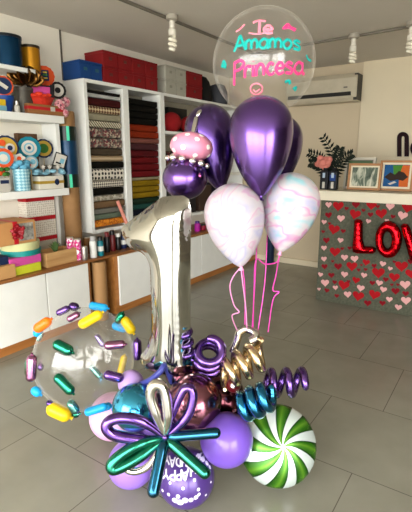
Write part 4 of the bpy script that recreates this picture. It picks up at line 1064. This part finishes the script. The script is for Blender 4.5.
# ceiling conduits and bulbs
cond = mat('grey_conduit', '#6f685c', .5)
solo(MB().cyl((-2.235, -2.3, ZC - .012), (-2.235, 4.12, ZC - .012), .012, 10), 'conduit', cond, 'grey conduit on the ceiling running from the camera to the back', 'conduit')
solo(MB().cyl((-2.222, 4.12, ZC - .012), (2.1, 4.12 - .13 * 2, ZC - .012), .012, 10), 'conduit', cond, 'grey conduit on the ceiling running across in front of the back wall', 'conduit')
def lamp(px, py, label, zdrop):
    p = on(px, py, 2, ZC - .02)
    r = thing('ceiling_lamp', label, 'lamp', (p[0], p[1], ZC), 'bare bulbs on the ceiling conduits')
    x, y = p[0], p[1]; b0 = ZC - .026
    part(MB().lathe((x, y, b0 + .0255), (0, 0, -1), [(.045, 0), (.045, .03), (.03, .04)], 20), 'junction_box', mat('pale_grey_box', '#9c9588', .5), r)
    part(MB().lathe((x, y, b0 - .014), (0, 0, -1), [(.02, 0), (.022, .045), (.019, .05)], 16), 'lamp_holder', mat('ceramic_white', '#d6d0c2', .35), r)
    L = zdrop; pts = []
    for k in range(90):
        t = k / 89; th = t * 2 * PI * 3
        rr = .024 * math.sin(PI * (.12 + .76 * t)) ** .5
        pts.append((x + rr * math.cos(th), y + rr * math.sin(th), b0 - .118 - t * (L - .118)))
    bl = part(MB().tube(pts, .0125, 8), 'bulb', mat('white_bulb_glass', '#e9e2d0', .25), r)
    part(MB().lathe((x, y, b0 - .062), (0, 0, -1), [(.02, 0), (.031, .014), (.029, .05), (.02, .056)], 16), 'bulb_base', mat('ceramic_white', '#d6d0c2', .35), r)
lamp(172, 18, 'bare spiral bulb hanging above the red and pale storage boxes', .215)
lamp(354, 36.5, 'bare spiral bulb hanging in front of the air conditioner', .2)
lamp(412.5, 24, 'bare spiral bulb at the top right edge of the photo', .2)

# ================================================================== BALLOONS
purple = chrome('purple_chrome', '#65468f', .25)
purple_d = chrome('deep_purple_chrome', '#4f3675', .25)
silver = chrome('silver_foil', '#a8a69e', .09)
silver_c = chrome('silver_chrome', '#c8c4bc', .16)
teal = chrome('teal_chrome', '#3a9cc4', .18)
green = chrome('green_chrome', '#146a52', .18)
rose = chrome('rose_chrome', '#84505e', .2)
gold = chrome('gold_chrome', '#cdb68c', .27)
lav = mat('lavender_latex', '#6b4cae', .3, var=.03, coat=.3)
lav2 = mat('soft_lavender_latex', '#8463bd', .32, var=.03, coat=.3)
pinkl = mat('pale_pink_latex', '#d9a6cc', .3, var=.04, coat=.3)
# number one
S1 = 1.87 / F; BASE = at(172, 366, 1.87)
rot = math.radians(24)
n1 = FACE1 * math.cos(rot) - FACE3 * math.sin(rot); n3 = FACE3 * math.cos(rot) + FACE1 * math.sin(rot)
n3 = FACE3 * math.cos(rot) - FACE1 * math.sin(rot); n1 = np.cross(ZUP, n3)
def onep(x, y): return ((x - 172) * S1 / math.cos(rot), -(y - 366) * S1 * 1.0)
one = [(166, 198), (163, 200), (152, 208), (139, 218), (126, 227), (123, 231), (124, 237), (129, 246), (133, 250), (143, 252.5), (149, 257), (152, 266), (152, 300), (151, 335), (146, 350), (139, 361), (138, 370), (143, 377), (158, 379), (178, 379), (191, 376), (193, 366), (191, 340), (191.5, 300), (192, 250), (193, 210), (191, 199), (186, 196), (176, 196.5)]
mb = MB(); foil(mb, [onep(*q) for q in one][::-1], [], BASE + n3 * .0, n1, ZUP, n3, .080, .0075, .0, .11, wmax=.15, seed=3, relax=45)
solo(mb, 'number_balloon', silver, 'large silver foil number one balloon standing in the middle of the bouquet', 'foil balloon', loc=tuple(BASE))
# topping: purple ball, pearls, polka dot ball, candle
def ballp(px, py, dep, rpx, m, name, label, cat='balloon', sc=(1, 1, 1), group='latex balloons of the bouquet', axes=None):
    c = at(px, py, dep); r_ = rpx * dep / F
    return solo(MB().ball(c, r_, sc, 40, 24, axes), name, m, label, cat, group, loc=tuple(c)), c, r_
ax0 = np.array([FACE1, -FACE3, ZUP])
_, c, r_ = ballp(185, 178.5, 1.83, 22.5, purple, 'round_balloon', 'shiny purple chrome balloon sitting on top of the silver number one', sc=(1, 1, .93), axes=ax0)
# pink squashed balloon, tilted
tl_ = math.radians(-8); e1 = FACE1 * math.cos(tl_) + ZUP * math.sin(tl_); e2 = -FACE1 * math.sin(tl_) + ZUP * math.cos(tl_)
pk = mat('pink_balloon_latex', '#dd8ba6', .35, var=.03, coat=.2)
cpk = at(191.5, 146.5, 1.81); rpk = 21.5 * 1.81 / F
rt = thing('polka_dot_balloon', 'squashed pink balloon with white polka dots above the purple ball', 'balloon', tuple(cpk), 'latex balloons of the bouquet')
body = part(MB().ball(cpk, rpk, (1, 1, .66), 40, 24, np.array([e1, -FACE3, e2])), 'balloon_body', pk, rt)
dotm = mat('white_dot_print', '#f3ece6', .4)
def ell_surface(c, r, sc, axs, a, b):     # point and normal at tilt angles (a across, b up)
    d = np.array([math.sin(a) * math.cos(b), -math.cos(a) * math.cos(b), math.sin(b)])
    p = c + sum(axs[i] * d[i] * r * sc[i] for i in range(3)); n = unit(sum(axs[i] * d[i] / sc[i] for i in range(3)))
    return p, n
def disc(p, n, R, t=.002):
    a = unit(np.cross(n, [0.1, 0.2, 1])); b = np.cross(n, a)
    return MB().lathe(p - n * t, n, [(R, 0), (R, t * 1.2), (R * .6, t * 2)], 16)
AXP = np.array([e1, -FACE3, e2])
for a_, b_ in ((-.35, -.15), (.3, -.62), (.28, .55), (-.95, .35), (.9, .1), (-.35, .85), (-1.0, -.45), (1.3, -.5), (.75, .95), (2.2, .2), (-2.2, .3), (3.1, -.1), (-1.7, -.2), (1.75, .5)):
    p, n = ell_surface(cpk, rpk, (1, 1, .66), AXP, a_, b_)
    part(disc(p, n, .0105), 'polka_dot', dotm, rt)
pearl = chrome('pearl_silver', '#d8d4cc', .25)
prow = [(173, 157.2), (182, 158.3), (192.5, 160.7), (201, 163.3), (167.5, 158), (207, 166)]
for k, (px, py) in enumerate(prow):
    rr = [3.7, 3.7, 3.9, 3.6, 2.8, 2.6][k]; dep = 1.755 + (0 if k < 4 else .03)
    c = at(px, py, dep)
    solo(MB().ball(c, rr * dep / F, n=18, m=12), 'pearl_balloon', pearl, 'small silver pearl bead, %s of the row under the pink polka dot balloon' % ['second from left', 'third from left', 'fourth from left', 'fifth from left', 'leftmost', 'rightmost'][k], 'balloon', 'row of silver pearl beads', loc=tuple(c))
pa, pb = at(192, 138, 1.82), at(196.5, 119, 1.83)
rt = thing('candle_balloon', 'thin silver candle-shaped balloon standing on the pink polka dot balloon', 'balloon', tuple(pa))
part(MB().capsule(pa, pb, 2.7 * 1.83 / F), 'candle_stick', silver_c, rt)
q = at(199, 113.5, 1.83); part(MB().ball(q, 3.0 * 1.83 / F, (.9, .9, 1.5), 16, 12, np.array([e1, -FACE3, unit(q - pb)])), 'flame_tip', silver_c, rt)
# pink shiny mark of the purple ball, modelled as a raised bead
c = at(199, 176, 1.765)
solo(MB().ball(c, 3.2 * 1.75 / F, (1, .6, 1), 16, 12, ax0), 'pearl_balloon', chrome('rose_pink_chrome', '#b0548a', .2), 'small rose pink shiny mark of the purple ball under the pearls, shaped as a bead', 'balloon', loc=tuple(c))

# floating balloons
def teardrop(c, R, H, axis, n=48):
    axis = unit(axis); prof = []
    for t in np.linspace(.04, PI / 2, 14): prof.append((R * math.sin(t), -R * .98 * math.cos(t)))
    for u in np.linspace(.05, .985, 22): prof.append((R * (1 - u ** 1.9) ** .85 * (1) + .006 * u, H * u))
    return MB().lathe(c, axis, prof, n)
def float_balloon(px, py, dep, wpx, ytop, yknot, m, label, name='teardrop_balloon', ribbons=(), knotm=None, lean=(0, 0), ribm=None):
    R = wpx / 2 * dep / F; s = dep / F
    c = at(px, ytop + wpx / 2 * .98, dep)
    kn = at(px + lean[0], yknot, dep + lean[1])
    ax = kn - c; H = np.linalg.norm(ax)
    rt = thing(name, label, 'balloon', tuple(kn), 'helium balloons floating above the bouquet')
    part(teardrop(c, R, H, ax), 'balloon_body', m, rt)
    a = unit(ax)
    part(MB().lathe(kn - a * .004, a, [(.007, 0), (.0055, .006), (.011, .016), (.009, .018)], 14), 'knot', knotm or m, rt)
    for rb_ in ribbons:
        part(MB().tube(smoothline([kn] + list(rb_), 8), .0024, 8), 'ribbon', ribm, rt)
    return rt, c, R, kn
rib = mat('magenta_ribbon', '#c43a96', .3, .2); ribp = mat('pale_pink_ribbon', '#d78bb8', .3, .2)
KN = 1.84
def R_(*pp): return [at(x, y, d) for x, y, d in pp]
float_balloon(261, 146, 1.62, 63.5, 97, 197, purple, 'front shiny purple chrome balloon, largest of the purple ones, under the clear bubble',
              ribbons=[R_((258, 225, 1.68), (255, 280, 1.75), (252, 332, 1.83))], ribm=rib)
float_balloon(209, 146, 1.92, 49, 105, 191, purple_d, 'purple chrome balloon behind the candle, left of the front purple one', ribbons=[R_((225, 215, 1.9), (243, 270, 1.88), (245, 330, 1.85))], lean=(12, 0), ribm=rib)
float_balloon(277, 146, 1.86, 51, 115, 192, purple_d, 'purple chrome balloon half hidden behind the right of the front purple one', ribbons=[R_((268, 225, 1.84), (265, 280, 1.84), (258, 330, 1.84))], lean=(-3, 0), ribm=rib)
mar1 = marble_mat('white_pink_marble', 1.3, [(.34, (.41, .35, .46, 1)), (.42, (.44, .41, .43, 1)), (.48, (.46, .28, .38, 1)), (.51, (.46, .42, .44, 1)),
                                            (.58, (.42, .39, .44, 1)), (.63, (.34, .33, .47, 1)), (.67, (.46, .42, .44, 1))])
mar2 = marble_mat('white_aqua_pink_marble', 4.1, [(.33, (.24, .44, .49, 1)), (.40, (.45, .41, .44, 1)), (.48, (.46, .42, .44, 1)), (.53, (.49, .21, .37, 1)),
                                                 (.57, (.44, .40, .44, 1)), (.64, (.36, .35, .50, 1)), (.70, (.20, .40, .45, 1))])
knp = mat('pink_knot_latex', '#d596b6', .35)
float_balloon(234, 225, 1.66, 60, 183.5, 267, mar1, 'white marbled balloon with faint pink swirls, left of the two', knotm=knp, lean=(7, .0),
              ribbons=[R_((233, 277, 1.68), (230, 288, 1.70), (234, 305, 1.73), (239, 312, 1.74), (232, 316, 1.75), (237, 330, 1.82)), R_((243, 285, 1.68), (246, 310, 1.75), (247, 332, 1.82))], ribm=ribp)
float_balloon(291, 213, 1.72, 57, 173, 252, mar2, 'white marbled balloon with pink and aqua swirls, right of the two', knotm=knp, lean=(-11, 0),
              ribbons=[R_((276, 275, 1.76), (273, 290, 1.78), (279, 292, 1.78), (273, 300, 1.79), (268, 332, 1.83)), R_((277, 262, 1.72), (265, 264, 1.73), (256, 260, 1.74), (254, 290, 1.78), (253, 332, 1.83))], ribm=rib)

# clear bubbles
bub = bubble_mat()
cB = at(263.5, 63.5, 1.76); rB = 50.5 * 1.76 / F
rt = thing('bubble_balloon', 'clear round bubble balloon with pink and teal lettering at the top', 'balloon', tuple(cB), 'clear bubble balloons')
part(MB().ball(cB, rB, (1, 1, 1), 64, 40), 'balloon_film', bub, rt)
hot = mat('hot_pink_vinyl', '#e0417e', .4); sal = mat('salmon_pink_vinyl', '#ee8398', .4); tq = mat('turquoise_vinyl', '#12a39b', .4)
part(word(MB(), 'Te', 253, 274, 33.5, 8.0, cB, rB, 2.6, arc=1), 'lettering', sal, rt, 'salmon pink lettering')
part(word(MB(), 'Amamos', 234, 302, 49, 9.2, cB, rB, 2.7, arc=3.2, tilt=-.6), 'lettering', tq, rt, 'turquoise lettering')
part(word(MB(), 'Princesa', 234, 305, 75.5, 11.5, cB, rB, 2.7, arc=2.4, tilt=-3), 'lettering', hot, rt, 'hot pink lettering')
def decal(strokes, w, m, lab, name='decal'):
    mb = MB()
    for st in strokes:
        pts = [on_sphere(x, y, cB, rB * 1.004) for x, y in smoothline(st, 5)]
        mb.tube(pts, w * 1.6 / F / 2, 8, flat=[unit(p - cB) for p in pts])
    part(mb, name, m, rt, lab)
decal([[(236, 31.5), (240, 29), (244.5, 24.5)]], 2.4, sal, 'salmon dash')
decal([[(249, 33), (258, 34), (267, 32), (271, 27)]], 1.6, sal, 'salmon underline swash')
decal([[(283, 29), (288, 24), (291, 27), (296, 29)], [(285, 27), (290, 28), (295, 31)], [(287, 25), (286, 29)]], 2.6, hot, 'pink bow motif')
decal([[(222, 67), (223.5, 61.5), (226, 66)], [(221.5, 66), (226, 67)]], 3.4, tq, 'turquoise splash')
decal([[(306.5, 55), (308, 59), (311, 61)]], 2.4, tq, 'turquoise splash')
decal([[(285, 82), (289, 81), (290, 84)], [(293, 89), (296, 87.5), (295, 91)]], 3, tq, 'turquoise splash')
decal([ell(256.5, 89, 6, 5.5, 14) + [(262.5, 89)], [(253, 89.5), (256, 92), (260, 89)], [(251, 96), (255, 97.5), (259, 96.5)]], 1.6, sal, 'pink smiling swirl')
# second bubble with sprinkles
DS = 2.0; cS = at(84.5, 358, DS); rS = 49 * DS / F
rt = thing('bubble_balloon', 'clear round bubble balloon covered with tiny coloured sprinkle balloons at left', 'balloon', tuple(cS), 'clear bubble balloons')
part(MB().ball(cS, rS, (1, 1, 1.04), 64, 40), 'balloon_film', bub, rt)
sky = mat('sky_blue_latex', '#1a93cc', .35); yel = mat('yellow_latex', '#cfae14', .35); ora = mat('orange_latex', '#d96a14', .35)
green_s = chrome('green_sprinkle_chrome', '#11785a', .2); mauve_s = chrome('mauve_sprinkle_chrome', '#9a6388', .2); lt = chrome('light_teal_chrome', '#5f9f96', .25); lvs = chrome('lavender_chrome', '#8b76b0', .22)
NMS = {purple: 'purple chrome', sky: 'sky blue', yel: 'yellow', ora: 'orange', green_s: 'green chrome', mauve_s: 'mauve pink chrome', lt: 'pale teal chrome', lvs: 'lavender chrome', purple_d: 'dark purple chrome'}
SPR = [(147, 55, 28, 44, 19, purple, 1), (185, 47, -25, 32, 22, purple_d, 1), (187, 92, 40, 42, 19, mauve_s, 1), (268, 40, -8, 58, 21, sky, 0), (238, 103, 40, 78, 27, yel, 1), (365, 107, -58, 58, 26, yel, 1),
 (325, 124, -12, 50, 22, sky, 0), (328, 93, 55, 40, 20, green_s, 1), (98, 119, 28, 60, 27, ora, 1), (63, 126, 50, 34, 20, sky, 0), (85, 150, 60, 32, 13, lt, 0), (158, 185, -28, 68, 29, green_s, 1),
 (267, 163, -58, 46, 16, lvs, 0), (310, 177, 8, 64, 23, mauve_s, 1), (381, 190, 88, 66, 23, purple, 1), (65, 245, 86, 82, 27, mauve_s, 1), (39, 248, 86, 52, 20, green_s, 0), (88, 243, 80, 22, 16, purple_d, 0),
 (161, 292, -48, 78, 27, green_s, 1), (255, 257, -50, 52, 17, lt, 0), (306, 270, -18, 62, 25, purple, 1), (334, 236, 80, 60, 18, yel, 0), (360, 295, 52, 60, 24, sky, 1), (66, 323, -25, 34, 24, sky, 1),
 (140, 385, -28, 78, 36, yel, 1), (191, 402, 0, 26, 22, green_s, 1), (187, 360, -65, 48, 24, lt, 1), (255, 368, 14, 72, 22, sky, 1), (288, 385, 12, 46, 20, sky, 1), (115, 353, -10, 22, 16, purple_d, 0)]
zoom = 3.17
for (sx_, sy_, an, L, W, m, fr) in SPR:
    px, py = 15 + sx_ / zoom, 290 + sy_ / zoom
    p = on_sphere(px, py, cS, rS, bool(fr)); dep = float((p - CAM) @ fwd)
    n = unit(p - cS); a_ = math.radians(an)
    d = right0 * math.cos(a_) + up0 * math.sin(a_)
    d = unit(d - n * (n @ d) * .4)
    rr = W * 1.22 / zoom / 2 * dep / F; hl = max(.001, (L * 1.06 / zoom * dep / F) / 2 - rr)
    cc = p + n * rr * .8
    # nipple end like a tied mini balloon
    mb = MB().capsule(cc - d * hl, cc + d * hl, rr)
    mb.lathe(cc + d * (hl + rr * .9), d, [(rr * .28, 0), (rr * .2, rr * .2), (rr * .32, rr * .4)], 8)
    part(mb, 'sprinkle', m, rt, NMS[m] + ' sprinkle')

# base cluster
def restp(px, py, rpx, m, name, label, up_=0.0, **k):
    return ballp(px, py, rest(px, py, rpx) if not up_ else up_, rpx, m, name, label, **k)
hbm = chrome('violet_print_balloon', '#5c3f96', .3)
dHB = rest(186, 477, 28.5); cH = at(186, 477, dHB); rH = 28.5 * dHB / F
hbm = mat('violet_pearl_latex', '#4a3276', .28, .25, var=.05, coat=.3)
rt = thing('printed_balloon', 'violet balloon printed with white birthday lettering and dots, lowest at front', 'balloon', (cH[0], cH[1], 0), 'latex balloons of the bouquet')
part(MB().ball(cH, rH, (1, 1, 1), 48, 28), 'balloon_body', hbm, rt)
wht = mat('white_print', '#d9d3e6', .4)
part(word(MB(), 'HAppY', 162, 196, 468.5, 7.2, cH, rH, 1.8, arc=-4, tilt=-2, flip=True), 'lettering', wht, rt, 'white upside-down birthday lettering')
part(word(MB(), 'BIRtHDAY', 164, 204, 456.0, 6.4, cH, rH, 1.6, arc=-5, tilt=-1, flip=True), 'lettering', wht, rt, 'white upside-down birthday lettering')
for px, py, s in ((170, 483, 1.4), (183, 488.5, 1.5), (162.5, 490.5, 1.5), (168.5, 494.5, 1.7), (194.5, 480, 1.5), (198.5, 489.5, 1.6), (206, 495, 1.2), (188, 446, 1.2), (207, 470, 1.3), (211, 482, 1.2), (176, 478, 1.0)):
    p = on_sphere(px, py, cH, rH); part(disc(p, unit(p - cH), s * dHB / F, .001), 'printed_dot', wht, rt)
for px, py, s in ((175, 500.5, 3), (180, 502.5, 3.4), (185, 500.5, 3), (178, 496.5, 2), (191, 500, 2.3), (196, 497.5, 2.2), (199, 494.5, 1.7), (203, 459, 2.6), (207, 463, 2.4), (199, 455, 2.2), (210, 467, 2)):
    p = on_sphere(px, py, cH, rH); part(disc(p, unit(p - cH), s * dHB / F, .001), 'printed_cloud', wht, rt)
_, cL, rL = restp(131.5, 463.5, 23.5, lav2, 'round_balloon', 'soft lavender latex balloon at the left of the base, under the green petal')
_, cR, rR = restp(226.5, 439.5, 26.5, lav, 'round_balloon', 'lavender latex balloon between the printed balloon and the green candy swirl', up_=1.75)
ballp(135.5, 407, 1.80, 23.5, teal, 'round_balloon', 'teal blue chrome balloon above the purple petal of the balloon flower')
ballp(194, 402, 1.80, 28, rose, 'round_balloon', 'rose brown chrome balloon in the middle of the base, behind the flower')
ballp(182, 372, 1.90, 17, rose, 'round_balloon', 'small rose brown chrome balloon at the foot of the silver number one')
ballp(113, 416, 2.12, 23.5, pinkl, 'round_balloon', 'pale pink balloon at the left of the base, beneath the sprinkle bubble')
ballp(131, 383, 1.88, 13, mat('pearl_lilac_latex', '#a98bc4', .3), 'round_balloon', 'pearly lilac balloon between the sprinkle bubble and the silver number')
ballp(160, 420, 1.93, 27, purple_d, 'round_balloon', 'dark purple balloon deep in the base behind the balloon flower')
ballp(222, 398, 1.93, 24, chrome('dark_wine_chrome', '#4a1d26', .2), 'round_balloon', 'dark wine red balloon deep in the base behind the gold spiral')
c = at(233.5, 385, 1.80)
rt = thing('dotted_balloon', 'small dark red balloon with a silver dot, inside the gold spiral', 'balloon', tuple(c), 'latex balloons of the bouquet')
part(MB().ball(c, 7.5 * 1.8 / F, n=20, m=14), 'balloon_body', mat('dark_red_latex', '#5c0f18', .3, coat=.3), rt)
part(disc(*(lambda p: (p, unit(p - c)))(on_sphere(233.2, 385.6, c, 7.5 * 1.8 / F)), 2.6 * 1.8 / F), 'silver_dot', silver_c, rt)
# inner support: number rests on the cluster; candy foil ball
rpx = 39; dc = rest(278, 445, rpx); cC = at(278, 445, dc); RC = rpx * dc / F
e3 = unit(unit(CAM - cC) + FACE1 * .24 + ZUP * -.1); e1 = unit(np.cross(ZUP, e3)); e2 = np.cross(e3, e1)
rt_m = candy_mat(8, 2.5)
me_mb = MB().ball((0, 0, 0), RC, (1, 1, .5), 64, 40)
# seam ruffle
vv = []
for v in me_mb.v:
    v = np.array(v); rad = math.hypot(v[0], v[1]); k = max(0, rad / RC - .8) / .2
    v[2] *= 1 + .10 * k * math.sin(math.atan2(v[1], v[0]) * 30); vv.append(tuple(v))
me_mb.v = vv
o = solo(me_mb, 'candy_balloon', rt_m, 'round foil candy balloon with green and white swirl on the floor', 'foil balloon', loc=(0, 0, 0))
o.matrix_world = Matrix(((e1[0], e2[0], e3[0], cC[0]), (e1[1], e2[1], e3[1], cC[1]), (e1[2], e2[2], e3[2], cC[2] + .0), (0, 0, 0, 1)))

# balloon flower
purple_t = chrome('purple_tube_chrome', '#5f3f8c', .16, coat=.5)
DF = 1.585; FC = at(165, 437, DF)
rt = thing('balloon_flower', 'flower twisted from purple, silver, teal and green long balloons at the front', 'balloon flower', tuple(FC))
def loop_petal(pts, rpx, m, lab, dep):
    P = [at(x, y, d) for (x, y), d in zip(pts, dep)]
    L = smoothline(P, 8); n = len(L); r0 = rpx * DF / F
    rs = [r0 * min(1, .45 + 3.5 * min(i, n - 1 - i) / n) for i in range(n)]
    part(MB().tube(L, rs, 14), 'petal', m, rt, lab)
def fl(n, bulge): return [DF - bulge * math.sin(PI * i / (n - 1)) for i in range(n)]
def lp(pts, rpx, m, lab, b0=.0, b1=.03):
    n = len(pts); loop_petal(pts, rpx, m, lab, [DF - b0 - (b1 * math.sin(PI * i / (n - 1))) for i in range(n)])
lp([(163, 436), (150, 426), (136, 419.5), (120, 418), (109, 421.5), (106.5, 428), (113, 434.5), (128, 438), (146, 440), (162, 439)], 5.6, purple_t, 'purple loop petal', .01, .04)
lp([(164, 434), (157, 417), (151, 399), (152, 388), (157.5, 384), (163.5, 389), (167, 403), (168, 420), (165, 434)], 5.4, silver_c, 'silver loop petal', .01, .04)
lp([(166, 434), (171, 416), (178, 400), (184.5, 389), (191, 389), (193, 398), (189, 413), (180, 425), (168, 435)], 4.6, purple_t, 'purple loop petal', 0, .02)
lp([(162, 438), (148, 441), (135, 446), (121, 455), (112, 464), (113, 469), (121, 467), (136, 459), (150, 449), (162, 441)], 5.8, green, 'green loop petal', .01, .05)
lp([(161, 441), (148, 452), (134, 459), (126, 464), (128, 470), (138, 471), (150, 464), (162, 443)], 3.8, silver_c, 'silver loop petal', -.04, -.0)
def straight(p0, p1, rpx, m, lab, d0, d1):
    a, b = at(p0[0], p0[1], d0), at(p1[0], p1[1], d1); r0 = rpx * DF / F
    pr = []; L = np.linalg.norm(b - a)
    for t in np.linspace(0, 1, 16): pr.append((r0 * min(1, .4 + 4 * t), L * t))
    for t in np.linspace(.2, PI / 2 - .08, 6): pr.append((r0 * math.cos(t), L + r0 * math.sin(t)))
    part(MB().lathe(a, b - a, pr, 18), 'petal', m, rt, lab)
straight((166, 437), (215.5, 433), 5.4, chrome('deep_teal_chrome', '#0f4a64', .17), 'teal straight petal', DF, DF - .02)
straight((166, 438), (204.5, 472.5), 6.0, green, 'green straight petal', DF, DF - .06)
straight((164.5, 438), (153.5, 491), 6.2, chrome('deep_teal_chrome', '#0f4a64', .17), 'teal straight petal', DF - .005, DF - .075)
part(MB().ball(FC + unit(CAM - FC) * .01, .013, n=16, m=10), 'flower_knot', purple_d, rt)

# spirals
def helix(p0, p1, R, turns, rt_, n=160, phase=0, flat=1.0, ref=ZUP, taper=True, skew=0.0):
    p0 = np.array(p0); p1 = np.array(p1); a = unit(p1 - p0)
    u = unit(ref - a * (ref @ a)); w = np.cross(a, u); pts = []; rs = []
    for i in range(n):
        t = i / (n - 1); th = 2 * PI * turns * t + phase
        rr = R(t) if callable(R) else R
        pts.append(p0 + (p1 - p0) * t + u * rr * math.cos(th) + w * rr * math.sin(th) * flat + a * skew * math.cos(th))
        e = min(t, 1 - t) * n / 5
        rs.append(rt_ * (min(1, .35 + .65 * math.sqrt(min(1, e)))))
    return MB().tube(pts, rs, 12)
s = 1.8 / F
def spiral(mb, m, label): return solo(mb, 'spiral_balloon', m, label, 'balloon', 'spiral twisted balloons of the bouquet')
spiral(helix(at(221, 377, 1.80), at(265, 352, 1.80), 12.5 * s, 3.6, 4.4 * s, phase=2.6, skew=3.0 * s), gold, 'gold spiral twisted balloon rising to the right above the teal spiral')
spiral(helix(at(238, 408, 1.70), at(272, 395, 1.66), lambda t: (9 + 3.2 * math.sin(PI * t)) * 1.7 / F, 3.3, 5.2 * 1.7 / F, phase=3.4, skew=2.2 * s), chrome('deep_blue_teal_chrome', '#1f6f98', .18), 'teal spiral twisted balloon above the green candy swirl')
spiral(helix(at(262, 383, 1.84), at(306, 382, 1.80), 11.5 * s, 2.9, 4.1 * s, phase=2.4, skew=2.0 * s), purple, 'purple spiral twisted balloon sticking out at the right')
pc = at(210, 352, 1.82)
spiral(helix(at(208, 361, 1.90), at(211, 349, 1.77), lambda t: (15 - 4 * t) * s, 2.7, 4.7 * s, phase=2.2, ref=ZUP), purple, 'purple coiled spiral balloon beside the foot of the number one')
spiral(helix(at(189, 362, 1.82), at(185.5, 330, 1.80), 4.5 * s, 3.2, 3.0 * s, ref=FACE1), purple_d, 'thin purple twisted balloon climbing the foot of the number one')
spiral(MB().tube(smoothline([at(x, y, d) for x, y, d in ((233, 352, 1.86), (237, 341, 1.85), (240, 332, 1.84), (247, 329, 1.83), (255, 333, 1.81), (255, 338, 1.80), (250, 341, 1.8))], 8), 4.2 * s, 12), silver_c, 'silver hooked twisted balloon where the ribbons are tied')
spiral(MB().tube(smoothline([at(x, y, d) for x, y, d in ((172, 382, 1.86), (165, 366, 1.80), (160, 372, 1.78), (150, 380, 1.80), (141, 384, 1.84))], 8), 3.0 * s, 12), mat('indigo_latex', '#3a3f86', .3), 'indigo twisted balloon tied across the foot of the number one')

# ================================================================== LIGHT
w = bpy.data.worlds.new('world'); scene.world = w; w.use_nodes = True
nt = w.node_tree; bg = nt.nodes['Background']
tc = nt.nodes.new('ShaderNodeTexCoord'); sx = nt.nodes.new('ShaderNodeSeparateXYZ'); nt.links.new(tc.outputs['Generated'], sx.inputs[0])
rm = ramp(nt, [(0, (.30, .29, .27, 1)), (.5, (.75, .76, .76, 1)), (.62, (1, .99, .96, 1)), (1, (.85, .92, 1, 1))])
mth = nt.nodes.new('ShaderNodeMapRange'); mth.inputs[1].default_value = -1; mth.inputs[2].default_value = 1
nt.links.new(sx.outputs['Z'], mth.inputs[0]); nt.links.new(mth.outputs[0], rm.inputs['Fac'])
nt.links.new(rm.outputs['Color'], bg.inputs['Color']); bg.inputs['Strength'].default_value = 13.5
pl = bpy.data.lights.new('daylight_portal', 'AREA'); pl.shape = 'RECTANGLE'; pl.size = 5.6; pl.size_y = 2.28
po = link(bpy.data.objects.new('daylight_portal', pl)); po.location = (-.1, -2.42, 1.14); po.rotation_euler = (math.radians(90), 0, 0)
pl2 = bpy.data.lights.new('side_daylight_portal', 'AREA'); pl2.shape = 'RECTANGLE'; pl2.size = 2.6; pl2.size_y = 2.28
po2 = link(bpy.data.objects.new('side_daylight_portal', pl2)); po2.location = (3.02, -.9, 1.14); po2.rotation_euler = (math.radians(90), 0, math.radians(90))
for q in (pl, pl2): q.cycles.is_portal = True

scene.view_settings.view_transform = 'Standard'; scene.view_settings.look = 'None'
scene.view_settings.exposure = 0.3; scene.view_settings.gamma = 1.0
scene.view_settings.use_curve_mapping = False
scene.cycles.use_denoising = True
scene.cycles.max_bounces = 10; scene.cycles.transparent_max_bounces = 16
scene.cycles.caustics_reflective = False; scene.cycles.caustics_refractive = False
scene.cycles.sample_clamp_indirect = 8
